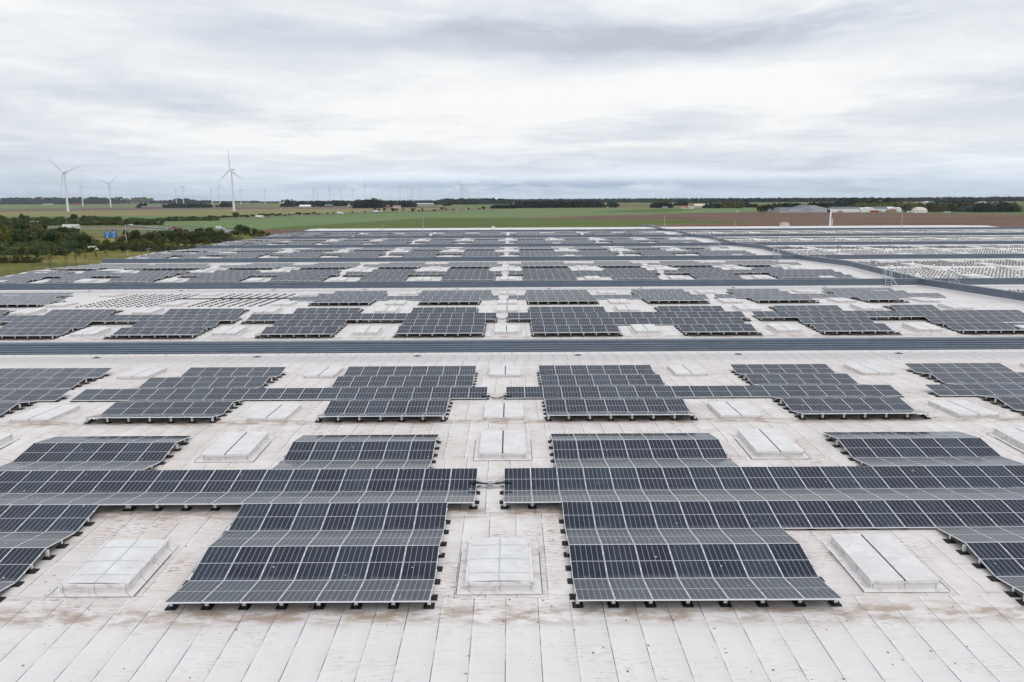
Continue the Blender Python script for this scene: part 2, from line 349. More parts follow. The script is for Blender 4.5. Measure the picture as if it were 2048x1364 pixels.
def leaf_mat(name, a, b_, c):
    m = bpy.data.materials.new(name); m.use_nodes = True; t = NT(m.node_tree); b = t.n['Principled BSDF']
    g = t.node('ShaderNodeNewGeometry'); oi = t.node('ShaderNodeObjectInfo')
    cl = t.noise(g.outputs['Position'], 0.22, 3, 0.6)
    col = t.mix(g.outputs['Random Per Island'], a, b_)
    col = t.mix(t.m('MULTIPLY', t.ramp(cl, 0.4, 0.65), 0.7), col, c)
    hs = t.node('ShaderNodeHueSaturation'); t.l.new(col, hs.inputs['Color'])
    t.l.new(t.m('MULTIPLY_ADD', oi.outputs['Random'], 0.025, 0.492), hs.inputs['Hue'])
    t.l.new(t.m('MULTIPLY_ADD', t.white(t.comb(oi.outputs['Random'], 2.0, 0.0)), 0.9, 0.55), hs.inputs['Value'])
    t.l.new(hs.outputs[0], b.inputs['Base Color']); b.inputs['Roughness'].default_value = 0.8
    b.inputs['Specular IOR Level'].default_value = 0.2
    return m
M['leaf1'] = leaf_mat('dark_foliage', (0.026, 0.046, 0.018), (0.066, 0.098, 0.034), (0.095, 0.108, 0.036))
M['leaf2'] = leaf_mat('olive_foliage', (0.055, 0.070, 0.018), (0.13, 0.14, 0.035), (0.17, 0.145, 0.03))
M['leaf3'] = leaf_mat('autumn_foliage', (0.055, 0.056, 0.022), (0.105, 0.098, 0.038), (0.08, 0.09, 0.034))

M['leaf4'] = leaf_mat('far_foliage', (0.010, 0.026, 0.020), (0.024, 0.046, 0.030), (0.034, 0.052, 0.030))
def field_mat(name, c1, c2, rows=0.0, rowdir=0.0, sc=0.02, rc=None):
    m = bpy.data.materials.new(name); m.use_nodes = True; t = NT(m.node_tree); b = t.n['Principled BSDF']
    g = t.node('ShaderNodeNewGeometry'); P_ = g.outputs['Position']; x, y, z = t.sep(P_)
    nn = t.m('ADD', t.m('MULTIPLY', t.noise(P_, sc, 5, 0.6), 0.65), t.m('MULTIPLY', t.noise(P_, sc * 14, 4, 0.65), 0.35))
    col = t.mix(t.ramp(nn, 0.36, 0.64), c1, c2)
    if rows:
        q = t.m('ADD', t.m('MULTIPLY', x, math.cos(rowdir)), t.m('MULTIPLY', y, math.sin(rowdir)))
        q = t.m('ADD', q, t.m('MULTIPLY', t.noise(P_, 0.01, 2, 0.5), 4.0))
        wv = t.m('ABSOLUTE', t.m('SUBTRACT', t.m('FRACT', t.m('DIVIDE', q, rows)), 0.5))
        col = t.mix(t.m('MULTIPLY', t.ramp(wv, 0.36, 0.48), 0.55), col, rc or [k * 0.6 for k in c1])
    t.l.new(col, b.inputs['Base Color']); b.inputs['Roughness'].default_value = 0.95; b.inputs['Specular IOR Level'].default_value = 0.1
    return m
def ground_mat():
    m = bpy.data.materials.new('farmland'); m.use_nodes = True; t = NT(m.node_tree); b = t.n['Principled BSDF']
    g = t.node('ShaderNodeNewGeometry'); P_ = g.outputs['Position']; x, y, z = t.sep(P_)
    q = t.comb(t.m('MULTIPLY', x, 0.0011), t.m('MULTIPLY', y, 0.0022), 0.0)
    vo = t.node('ShaderNodeTexVoronoi'); vo.inputs['Scale'].default_value = 1.0; t.l.new(q, vo.inputs['Vector']); r, g2, b2 = t.sep(vo.outputs['Color'])
    col = t.mix(r, (0.10, 0.155, 0.050), (0.155, 0.20, 0.075))
    col = t.mix(t.m('GREATER_THAN', g2, 0.66), col, (0.18, 0.115, 0.08))
    col = t.mix(t.m('GREATER_THAN', b2, 0.75), col, (0.20, 0.18, 0.085))
    nn = t.noise(P_, 0.05, 6, 0.65); col = t.mix(t.m('MULTIPLY', t.ramp(nn, 0.35, 0.7), 0.35), col, (0.06, 0.075, 0.03))
    # meadow and scrub land close to the warehouse
    nr = t.ramp(y, 700.0, 480.0); me = t.noise(P_, 0.035, 6, 0.65)
    c2 = t.mix(t.ramp(me, 0.35, 0.62), (0.095, 0.10, 0.022), (0.21, 0.195, 0.045))
    c2 = t.mix(t.ramp(t.noise(P_, 0.02, 5, 0.6), 0.54, 0.66), c2, (0.12, 0.075, 0.04))
    col = t.mix(nr, col, c2)
    t.l.new(col, b.inputs['Base Color']); b.inputs['Roughness'].default_value = 0.95; b.inputs['Specular IOR Level'].default_value = 0.1
    return m

# ------------------------------------------------------------------ ground, fields, roads
mb = MB(); mb.face([(-15000, -200, 0), (15000, -200, 0), (15000, 20000, 0), (-15000, 20000, 0)])
g = obj('ground', mb.mesh('ground', ground_mat()), loc=(0, 0, GZ)); tag(g, kind='structure')
FZ = [0]
def sheet(name, pts, m, k=None):
    FZ[0] += 1
    ps = [at(*p) for p in pts]; mb = MB(); mb.face([(p.x, p.y, GZ + 0.03 * FZ[0]) for p in ps])
    # make sure it faces up
    me = mb.mesh(name, m)
    if me.polygons[0].normal.z < 0: me.flip_normals()
    o = obj(name, me); tag(o, kind='structure'); return o
M['f_green'] = field_mat('young_crop', (0.125, 0.185, 0.075), (0.16, 0.215, 0.092), 28.0, 0.35, 0.006, (0.12, 0.19, 0.07))
M['f_dark'] = field_mat('dark_meadow', (0.080, 0.118, 0.030), (0.11, 0.145, 0.042), 0, 0, 0.012)
M['f_brown'] = field_mat('ploughed_soil', (0.135, 0.083, 0.060), (0.185, 0.120, 0.088), 9.0, 1.45, 0.008, (0.10, 0.06, 0.045))
M['f_tan'] = field_mat('stubble_field', (0.19, 0.185, 0.075), (0.245, 0.215, 0.10), 0, 0, 0.006)
M['f_brn2'] = field_mat('bare_field', (0.13, 0.10, 0.085), (0.17, 0.13, 0.105), 0, 0, 0.006)
M['f_grn2'] = field_mat('grass_field', (0.10, 0.17, 0.055), (0.14, 0.20, 0.07), 0, 0, 0.005)
sheet('field', [(-60, 409.6), (330, 413), (330, 416), (175, 417), (-60, 420)], M['f_green'])
sheet('field', [(-60, 420), (175, 415.2), (500, 414.6), (900, 413.6), (900, 416), (500, 418.6), (240, 421), (-60, 424)], M['f_brn2'])
sheet('field', [(-60, 424), (240, 421), (500, 418.6), (900, 416), (820, 423), (640, 427), (500, 431), (240, 432), (-60, 433)], M['f_tan'])
sheet('field', [(-60, 433), (240, 432), (500, 431), (430, 437), (240, 441), (-60, 446)], M['f_grn2'])
sheet('field', [(305, 448), (345, 443), (430, 440), (520, 437), (600, 433), (760, 427), (900, 422), (1050, 417.5), (1300, 416.5), (1530, 417), (1515, 424), (1300, 428.8), (1130, 433), (1040, 436), (850, 436), (780, 441),
                (660, 449), (585, 453), (530, 460), (480, 458), (420, 455), (330, 452)], M['f_green'])
sheet('field', [(530, 459), (585, 453), (660, 449), (780, 441), (850, 436), (1040, 436.5), (1300, 440), (1500, 443), (1515, 444.5), (1300, 450), (1250, 455), (1040, 470), (600, 480), (520, 466)], M['f_dark'])
sheet('field', [(1040, 436), (1130, 433), (1300, 428.8), (1515, 424.5), (1560, 424), (2250, 431), (2300, 500), (1040, 500), (1040, 470), (1250, 455), (1300, 450), (1515, 444.5), (1500, 443), (1300, 440), (1040, 437.5)], M['f_brown'])
sheet('field', [(1180, 424), (1320, 417.4), (1405, 417.8), (1330, 424.5)], M['f_dark'])
sheet('field', [(505, 470), (535, 459.5), (640, 459), (640, 475), (505, 476)], M['f_brown'])
def road(name, pts, width, m=None):
    FZ[0] += 1; z = GZ + 0.03 * FZ[0]; P2 = [at(*p) for p in pts]; mb = MB(); mk = MB()
    prev = None
    for i, p in enumerate(P2):
        a = P2[max(i - 1, 0)]; b = P2[min(i + 1, len(P2) - 1)]; d = (b - a).normalized(); n = Vector((-d.y, d.x, 0)) * width / 2
        cur = ((p.x - n.x, p.y - n.y), (p.x + n.x, p.y + n.y))
        if prev:
            mb.face([(*prev[0], z), (*cur[0], z), (*cur[1], z), (*prev[1], z)])
            for k in (0.06, 0.94):
                l = lambda q, e: tuple(q[0][j] + (q[1][j] - q[0][j]) * e for j in (0, 1))
                mk.face([(*l(prev, k), z + .06), (*l(cur, k), z + .06), (*l(cur, k + .03), z + .06), (*l(prev, k + .03), z + .06)])
        prev = cur
    o = obj(name, mb.mesh(name, m or M['asph'])); tag(o, kind='structure'); o2 = obj('lane_marking', mk.mesh('lane_marking', M['white'])); tag(o2, kind='structure')
road('motorway', [(-120, 455), (60, 455.5), (160, 457), (260, 459), (358, 461.5), (420, 464.5), (450, 469)], 12)
road('motorway', [(-120, 464), (60, 465), (165, 467.5), (260, 465.2), (358, 464), (420, 466)], 10)
road('slip_road', [(250, 450), (330, 457), (434, 459.5), (455, 460.5), (463, 463), (455, 468), (420, 474)], 8)
road('road', [(300, 441), (430, 438), (520, 435), (600, 431.5), (680, 428.5), (760, 424.5), (900, 420.5), (1000, 418.5)], 12)
road('lane', [(-60, 508), (70, 503), (150, 502), (230, 491), (330, 486)], 4, M['conc'])

# ------------------------------------------------------------------ warehouse
WALL0, BAY, RISE = 57.1, 43.45, 0.56
def roofz(D):
    if D < 35.375: return RISE - 0.034 * (35.375 - D)
    t = ((D - WALL0) % BAY) / BAY; return RISE * (1 - abs(2 * t - 1))
XL, XR, XR2 = -75.6, 53.4, 180.0
knots = [5.0, 13.65]
d = 13.65
while d < 274.3: knots += [d + BAY / 2, d + BAY]; d += BAY
knots += [d + BAY / 2, d + BAY]; knots = sorted(set(round(k, 3) for k in knots)); DEND = knots[-1]
def building(label, x0, x1, name='warehouse'):
    t = thing(name, label, 'warehouse', ((x0 + x1) / 2, 5, GZ)); o = t.location.copy(); mb = MB()
    for a, b in zip(knots[:-1], knots[1:]):
        n = 12
        for i in range(n):
            xa = x0 + (x1 - x0) * i / n; xb = x0 + (x1 - x0) * (i + 1) / n
            mb.face([(xa - o.x, a - o.y, roofz(a) - GZ), (xb - o.x, a - o.y, roofz(a) - GZ), (xb - o.x, b - o.y, roofz(b) - GZ), (xa - o.x, b - o.y, roofz(b) - GZ)])
    obj('roof', mb.mesh('roof', M['roof']), t)
    mb = MB(); h = -GZ - 0.02
    X0, X1, Y1 = x0 - o.x + .02, x1 - o.x - .02, DEND - o.y - .02
    for p, q in (((X0, 0), (X1, 0)), ((X1, 0), (X1, Y1)), ((X1, Y1), (X0, Y1)), ((X0, Y1), (X0, 0))):
        mb.face([(*p, 0), (*q, 0), (*q, h), (*p, h)])
    obj('wall', mb.mesh('wall', M['siding']), t)
building('huge warehouse with white membrane roof carrying the solar arrays', XL, XR)
building('neighbouring warehouse roof on the right, covered with bare mounting feet', XR + .3, XR2)

ORD = ['foremost', 'second', 'third', 'fourth', 'fifth', 'sixth', 'seventh']
def parapet(x0, x1, D, h, label, name='parapet_wall'):
    t = thing(name, label, 'parapet wall', ((x0 + x1) / 2, D, 0)); X0 = x0 - t.location.x; X1 = x1 - t.location.x
    mb = MB(); prof = []; n = 5; z0 = 0.14; hh = h - 0.06 - z0
    for i in range(n):
        b = z0 + hh * i / n; s = hh / n
        prof += [(0.11, b), (0.11, b + s * .26), (0.0, b + s * .30), (0.0, b + s * .93), (0.11, b + s)]
    for (a, za), (b, zb) in zip(prof[:-1], prof[1:]):
        mb.face([(X0, a, za), (X1, a, za), (X1, b, zb), (X0, b, zb)])
        mb.face([(X1, .30 - a, za), (X0, .30 - a, za), (X0, .30 - b, zb), (X1, .30 - b, zb)])
    for X in (X0, X1): mb.face([(X, 0, z0), (X, .3, z0), (X, .3, h - .06), (X, 0, h - .06)])
    obj('siding', mb.mesh('siding', M['siding']), t)
    mb = MB(); mb.box(X0 - .02, X1 + .02, -.05, .35, h - .06, h); obj('coping', mb.mesh('coping', M['coping']), t)
    mb = MB(); mb.face([(X0, -.14, 0.004), (X1, -.14, 0.004), (X1, -.006, .14), (X0, -.006, .14)]); mb.face([(X0, .44, 0.004), (X0, .306, .14), (X1, .306, .14), (X1, .44, 0.004)])
    obj('base_flashing', mb.mesh('base_flashing', M['curb']), t)
HT = [1.06, 1.0, 0.96, 0.90, 0.86, 0.84]
for i in range(6):
    parapet(XL, XR - .2, WALL0 + BAY * i, HT[i], 'blue-grey ribbed parapet wall across the left roof, %s from the camera' % ['nearest', 'second', 'third', 'fourth', 'fifth', 'sixth and farthest'][i])
for i in range(6):
    parapet(XR + .5, XR2 + (60 if i == 5 else 0), WALL0 + BAY * i, HT[i], 'blue-grey ribbed parapet wall across the right-hand roof, %s from the camera' % ['nearest', 'second', 'third', 'fourth', 'fifth', 'sixth and farthest'][i])
# long side parapet following the roof profile
def side_parapet():
    t = thing('parapet_wall', 'long blue-grey parapet between the two warehouse roofs, stepping up and down away', 'parapet wall', (XR, 13.65, 0))
    mb = MB(); cp = MB(); fl = MB(); h = 1.0; z0 = .14; n = 5; hh = h - .06 - z0; o = 13.65; prof = []
    for i in range(n):
        b = z0 + hh * i / n; s = hh / n
        prof += [(0.11, b), (0.11, b + s * .26), (0.0, b + s * .30), (0.0, b + s * .93), (0.11, b + s)]
    for A, B in zip(knots[1:-1], knots[2:]):
        za, zb = roofz(A), roofz(B)
        for (a, p), (b, q) in zip(prof[:-1], prof[1:]):
            mb.face([(a, B - o, zb + p), (a, A - o, za + p), (b, A - o, za + q), (b, B - o, zb + q)])
            mb.face([(.3 - a, A - o, za + p), (.3 - a, B - o, zb + p), (.3 - b, B - o, zb + q), (.3 - b, A - o, za + q)])
        for x0, x1, lo, hi in ((-.05, .35, h - .06, h),):
            c = [(x0, A - o, za), (x1, A - o, za), (x1, B - o, zb), (x0, B - o, zb)]
            cp.face([(x, y, z + hi) for x, y, z in c])
            cp.face([(x0, A - o, za + lo), (x0, B - o, zb + lo), (x0, B - o, zb + hi), (x0, A - o, za + hi)][::-1]); cp.face([(x1, A - o, za + lo), (x1, B - o, zb + lo), (x1, B - o, zb + hi), (x1, A - o, za + hi)])
            cp.face([(x, y, z + lo) for x, y, z in c][::-1])
        fl.face([(-.14, B - o, zb + .004), (-.14, A - o, za + .004), (-.006, A - o, za + .14), (-.006, B - o, zb + .14)])
    obj('siding', mb.mesh('siding', M['siding']), t); obj('coping', cp.mesh('coping', M['coping']), t); obj('base_flashing', fl.mesh('base_flashing', M['curb']), t)
side_parapet()
# white kerb and guard rail along the left eaves
mb = MB(); o = 13.65
for A, B in zip(knots[1:-1], knots[2:]):
    za, zb = roofz(A), roofz(B)
    mb.face([(-.1, A - o, za + .12), (.22, A - o, za + .12), (.22, B - o, zb + .12), (-.1, B - o, zb + .12)])
    mb.face([(.22, A - o, za), (.22, B - o, zb), (.22, B - o, zb + .12), (.22, A - o, za + .12)]); mb.face([(-.1, B - o, zb - .3), (-.1, A - o, za - .3), (-.1, A - o, za + .12), (-.1, B - o, zb + .12)])
kb = obj('roof_kerb', mb.mesh('roof_kerb', M['white']), loc=(XL - .05, o, 0)); tag(kb, 'low white kerb along the left eaves of the warehouse roof', 'kerb')
gr = thing('guard_rail', 'grey guard rail with leaning posts along the left eaves', 'railing', (XL - .1, 95, 0))
M['railm'] = mat('weathered_rail', (0.10, 0.10, 0.10), 0.6)
rp = MB(); rp.bar((0, 0, .1), (-.35, 0, 1.15), .022); rp.box(-.08, .12, -.06, .06, .10, .14); rpm = rp.mesh('rail_post', M['railm'])
D = 96.0; k = 0
while D < 300 and k < 98:
    obj('post', rpm, gr, (0, D - 95, roofz(D))); D += 2.1 if D < 150 else 3.0; k += 1
for fr, (hx, hz) in enumerate(((-.35, 1.14), (-.18, .62))):
    rb = MB()
    for A, B in zip(knots[1:-1], knots[2:]):
        if B > 96: rb.bar((hx, max(A, 96) - 95, roofz(max(A, 96)) + hz), (hx, B - 95, roofz(B) + hz), .011)
    obj('rail', rb.mesh('rail', M['railm']), gr)

# ------------------------------------------------------------------ solar arrays
P, PER, LEN, WID, HR, HV = 1.06, 3.30, 1.664, 1.044, 0.39, 0.11
def panel_faces(mb, T):
    """one framed module added to a mesh; T maps local points"""
    a, b, f, th = WID / 2, LEN / 2, 0.011, 0.035
    q = lambda pts: [T(p) for p in pts]
    mb.face(q([(-a + f, -b + f, -.003), (a - f, -b + f, -.003), (a - f, b - f, -.003), (-a + f, b - f, -.003)]), 0, [(0, 0), (1, 0), (1, 1), (0, 1)])
    o_ = [(-a, -b), (a, -b), (a, b), (-a, b)]; i_ = [(-a + f, -b + f), (a - f, -b + f), (a - f, b - f), (-a + f, b - f)]
    for k in range(4):
        j = (k + 1) % 4
        mb.face(q([(*o_[k], 0), (*o_[j], 0), (*i_[j], 0), (*i_[k], 0)]), 1)
        mb.face(q([(*o_[k], -th), (*o_[j], -th), (*o_[j], 0), (*o_[k], 0)]), 1)
mb = MB(); panel_faces(mb, lambda p: p)
mb.face([(-WID / 2 + .02, LEN / 2 - .02, -.03), (WID / 2 - .02, LEN / 2 - .02, -.03), (WID / 2 - .02, -LEN / 2 + .02, -.03), (-WID / 2 + .02, -LEN / 2 + .02, -.03)], 2)
mb.box(WID / 2 - .005, WID / 2 + .028, -.45, -.36, -.02, .006, 1); mb.box(WID / 2 - .005, WID / 2 + .028, .36, .45, -.02, .006, 1)
PANEL = mb.mesh('solar_panel', [M['pv'], M['frame'], M['dark']], uv=True)
def foot_mesh(h, name='mounting_foot', wide=.04):
    mb = MB(); mb.box(-.15, .15, -.15, .15, 0.004, .03, 0); mb.taper(0, 0, .03, .10, .12, .05, 6, 0)
    yo = -.04 if h > .27 else 0.0
    mb.box(-wide, wide, yo - .02, yo + .02, .03, h, 1)
    return mb.mesh(name, [M['rubber'], M['post']])
FOOT = {'hi': foot_mesh(HR - .09, wide=.05), 'mid': foot_mesh(.25, wide=.02), 'lo': foot_mesh(.10, wide=.02)}
FIELDFOOT = foot_mesh(.24, wide=.015)
def half_rows(b, up):
    s = WALL0 + BAY * (b - 2) + (23.5 if up else 6.15)
    return s + (0.18 if b == 1 and not up else 0)
def strip_geo(s, r, kind):
    """r 0..4; 'F' faces the camera (valley to ridge r), 'A' falls away from ridge r"""
    rd = s + PER * r
    if kind == 'F': y0, y1, h0, h1 = rd - PER / 2, rd, HV, HR
    else: y0, y1, h0, h1 = rd, rd + PER / 2, HR, HV
    z0, z1 = roofz(y0) + h0, roofz(y1) + h1
    return y0, y1, z0, z1
def add_array(b, up, strips, label, detail, spec=''):
    """strips: list of (kind, r, x0 in pitches, number of modules)"""
    s = half_rows(b, up)
    xs0 = min(q[2] for q in strips); xs1 = max(q[2] + q[3] for q in strips)
    ox = (xs0 + xs1) / 2 * P; y_lo = min(strip_geo(s, q[1], q[0])[0] for q in strips)
    t = thing('solar_array', label, 'solar array', (ox, y_lo, roofz(y_lo)))
    oz = t.location.z; big = MB(); cnt = 0
    order = sorted(strips, key=lambda q: (strip_geo(s, q[1], q[0])[0]))
    for kind, r, x0, n in order:
        y0, y1, z0, z1 = strip_geo(s, r, kind); an = math.atan2(z1 - z0, y1 - y0); cy, cz = (y0 + y1) / 2, (z0 + z1) / 2
        row = MB()
        for i in range(n):
            cx = (x0 + i + .5) * P
            if detail == 2 and cnt < 100:
                obj('solar_panel', PANEL, t, (cx - ox, cy - y_lo, cz - oz), (an + random.gauss(0, .0022), random.gauss(0, .0022), 0)); cnt += 1
            else:
                ca, sa = math.cos(an), math.sin(an)
                T = lambda p, cx=cx: (cx - ox + p[0], cy - y_lo + p[1] * ca - p[2] * sa, cz - oz + p[1] * sa + p[2] * ca)
                panel_faces(row if detail == 1 else big, T)
        if row.f: obj('panel_row', row.mesh('panel_row', [M['pv'], M['frame']], uv=True), t)
    have = {}
    for kind, r, x0, n in strips: have[(kind, r)] = (x0, x0 + n)
    seq = [('A', 0)]
    for r in range(1, 5): seq += [('F', r), ('A', r)]
    feet = []
    def add(xp, y, k): feet.append((xp * P, y, k))
    for qi, (kind, r) in enumerate(seq):
        if (kind, r) not in have: continue
        a, c = have[(kind, r)]; y0, y1, z0, z1 = strip_geo(s, r, kind)
        prev = have.get(seq[qi - 1]) if qi else None
        n = int(round(c - a))
        for i in range(n + 1):
            xp = a + i; end = i in (0, n)
            front = prev is None or not (prev[0] - .2 < xp < prev[1] + .2)
            if front: add(xp + (.04 if i == 0 else -.04 if i == n else 0), y0 + (.38 if kind == 'A' else .2), 'hi' if kind == 'A' else 'lo')
            if end:
                add(xp, (y0 + y1) / 2, 'mid')
                if not front: add(xp, y0 + .05, 'hi' if kind == 'A' else 'lo')
    if detail == 2:
        feet.sort(key=lambda q: q[1])
        for i, (x, y, k) in enumerate(feet[:100]): obj('mounting_foot', FOOT[k], t, (x - ox, y - y_lo, roofz(y) - oz))
    else:
        fm = MB() if detail == 1 else big; m0, m1 = (0, 1) if detail == 1 else (2, 1)
        for x, y, k in feet:
            h = {'hi': .38, 'mid': .25, 'lo': .1}[k]; z = roofz(y) - oz; X = x - ox; Y = y - y_lo
            fm.box(X - .15, X + .15, Y - .15, Y + .15, z + .004, z + .05, m0, False)
            if k == 'hi': fm.box(X - .05, X + .05, Y - .03, Y + .03, z + .05, z + h, m1, False)
        if detail == 1: tag(obj('mounting_feet', fm.mesh('mounting_feet', [M['rubber'], M['post']]), t), kind='stuff')
        else:
            me = big.mesh('solar_array_modules', [M['pv'], M['frame'], M['rubber']], uv=True); obj('panel_row', me, t)
    return t

NUM = ['', 'first', 'second', 'third', 'fourth', 'fifth', 'sixth', 'seventh', 'eighth', 'ninth', 'tenth']
def colname(k):
    if k == 0: return 'on the walkway'
    return '%s column %s of the walkway' % (NUM[abs(k)], 'left' if k < 0 else 'right')
def lay(b):
    """column blocks of roof bay b (1 = foremost)"""
    det = 2 if b <= 2 else (1 if b == 3 else 0)
    lo, up = {}, {}
    # ---- lower half: blocks of A0 F1 A1 (F2), F4 A4, and the through row A2 F3 A3
    L = [(1, -9.2, 7, -9.2, 6), (2, -20.1, 6, -20.1, 6), (3, -32.0, 7, -32.0, 7), (4, -43.0, 7, -43.0, 6), (5, -53.5, 6, -54.0, 7), (6, -61.6, 4, -62.0, 5), (7, -70.2, 6, -70.2, 6)]
    Rr = [(1, 1.7, 7, 1.7, 7), (2, 13.7, 6, 13.7, 6), (3, 24.6, 6, 24.6, 6), (4, 35.5, 10, 35.5, 4)]
    # through rows: (start, end) per column index
    thL = {1: (-13.3, -1.3), 2: (-23.3, -13.3), 3: (-35.1, -24.1), 4: (-46.1, -35.1), 5: (-56.3, -47.3), 6: (-62.3, -56.3), 7: (-70.3, -62.3)}
    thR = {1: (-0.3, 11.7), 2: (11.7, 20.7), 3: (21.6, 33.6), 4: (33.6, 45.6)}
    for k, x1, n1, x4, n4 in L:
        a, c = thL[k]; st = [('A', 0, x1, n1), ('F', 1, x1, n1), ('A', 1, x1, n1), ('F', 2, x1, n1), ('A', 2, a, int(round(c - a))), ('F', 3, a, int(round(c - a))), ('A', 3, x4, n4), ('F', 4, x4, n4), ('A', 4, x4, n4)]
        lo[-k] = st
    for k, x1, n1, x4, n4 in Rr:
        a, c = thR[k]; x2, n2 = x1, n1
        if k == 1: x2, n2 = 1.7, 10
        if k == 2 : x2, n2 = 11.7, 8
        if b == 1 and k >= 2: x2, n2 = (11.7, 9) if k == 2 else (21.6, 12)
        st = [('A', 0, x1, n1), ('F', 1, x1, n1), ('A', 1, x1, n1), ('F', 2, x2, n2), ('A', 2, a, int(round(c - a))), ('F', 3, a, int(round(c - a))), ('A', 3, x4, n4), ('F', 4, x4, n4), ('A', 4, x4, n4)]
        lo[k] = st
    # ---- upper half: A0 F1 block, through row F2, F3 and F4 blocks
    U = [(-1, -9.2, 6, -10.2, 8, -10.2, 8), (-2, -20.1, 6, -21.2, 7, -20.1, 6), (-3, -32.0, 7, -32.0, 7, -32.0, 7), (-4, -43.0, 7, -43.0, 7, -43.0, 7), (-5, -59.0, 12, -59.0, 9, -59.0, 9), (-6, -70.2, 7, -70.2, 10, -70.2, 10),
         (1, 1.7, 7, 1.7, 7, 1.7, 7), (2, 13.7, 6, 13.7, 6, 13.7, 6), (3, 24.6, 6, 24.6, 6, 24.6, 6), (4, 35.5, 4, 35.5, 8, 35.5, 8)]
    thU = {-1: (-13.3, -1.3), -2: (-23.3, -13.3), -3: (-35.1, -24.1), -4: (-46.1, -35.1), -5: (-60.3, -47.3), -6: (-70.3, -60.3), 1: (-0.3, 11.7), 2: (11.7, 20.7), 3: (22.6 if b == 1 else 21.6, 33.6), 4: (33.6, 45.6)}
    for k, x1, n1, x3, n3, x4, n4 in U:
        a, c = thU[k]
        up[k] = [('A', 0, x1, n1), ('F', 1, x1, n1), ('A', 1, max(a, x1), n1), ('F', 2, a, int(round(c - a))), ('A', 2, x3, n3), ('F', 3, x3, n3), ('A', 3, x4, n4), ('F', 4, x4, n4)]
    for half, dct in ((False, lo), (True, up)):
        for k, st in sorted(dct.items()):
            # keep only what the camera could plausibly see
            D = half_rows(b, half); x = min(abs(q[2]) for q in st) * P if k else 0
            if b == 1 and abs(k) > (2 if not half else 3): continue
            if b == 2 and abs(k) > 6: continue
            if b == 2 and half and k in (-4, -3): continue       # only the feet are laid there
            if b == 2 and not half and k < -5: continue
            if b == 6 and half is True and k in (1,): st = [q for q in st if q[1] in (2, 3)]
            add_array(b, half, st, '%s solar array, %s half of %s bay, %s' % ('dark blue' if b < 3 else 'grey-blue', 'far' if half else 'near', ORD[b - 1], colname(k)), det)
for b in range(1, 7): lay(b)

# bare mounting feet laid out in the second bay (each its own thing)
s = half_rows(2, True)
for blk in ((-43.0, 8), (-31.9, 8)):
    for i in range(blk[1]):
        for j in range(17):
            y = s + .15 + j * PER / 4; x = (blk[0] + i) * P
            f = obj('rubber_support', FIELDFOOT, None, (x + random.gauss(0, .02), y + random.gauss(0, .03), roofz(y)))
            tag(f, 'small black rubber support in the panel-less field left in the second bay', 'rubber support', 'bare mounting feet in the second roof bay')
for yy in (s + PER * 2 - .5, s + PER * 2 - 1.2):
    mb = MB(); mb.box(-6.5, 6.5, -.03, .03, .24, .30); o_ = obj('mounting_rail', mb.mesh('mounting_rail', M['dark']), None, (-31.0, yy, roofz(yy)))
    tag(o_, 'dark horizontal mounting rail over the bare feet, %s of the pair' % ('farther' if yy > s + PER * 2 - 1 else 'nearer'), 'mounting rail')
# the right-hand roof: thousands of bare feet as one mass
mb = MB()
for b in range(2, 7):
    for half in (False, True):
        s = half_rows(b, half)
        for cidx in range(10):
            x0 = XR + 3.0 + cidx * 11.95
            for i in range(11):
                for j in range(17):
                    y = s + j * PER / 4; r_ = j // 4
                    if i >= 8 and not (6 <= j <= 12): continue
                    if random.random() < .05: continue
                    x = x0 + i * P + random.gauss(0, .03); z = roofz(y)
                    if b <= 3:
                        mb.box(x - .15, x + .15, y - .15, y + .15, z + .004, z + .04, 0, False); mb.taper(x, y, z + .04, z + .15, .11, .04, 4, 0, False)
                    else:
                        mb.taper(x, y, z + .004, z + .13, .20, .06, 4, 0, True)
                    mb.box(x - .015, x + .015, y - .015, y + .015, z + .1, z + .26, 1, False)
tag(obj('mounting_feet', mb.mesh('mounting_feet', [M['rubber'], M['post']])), 'rows of small black mounting feet spread over the right-hand roof', 'mounting feet', kind='stuff')

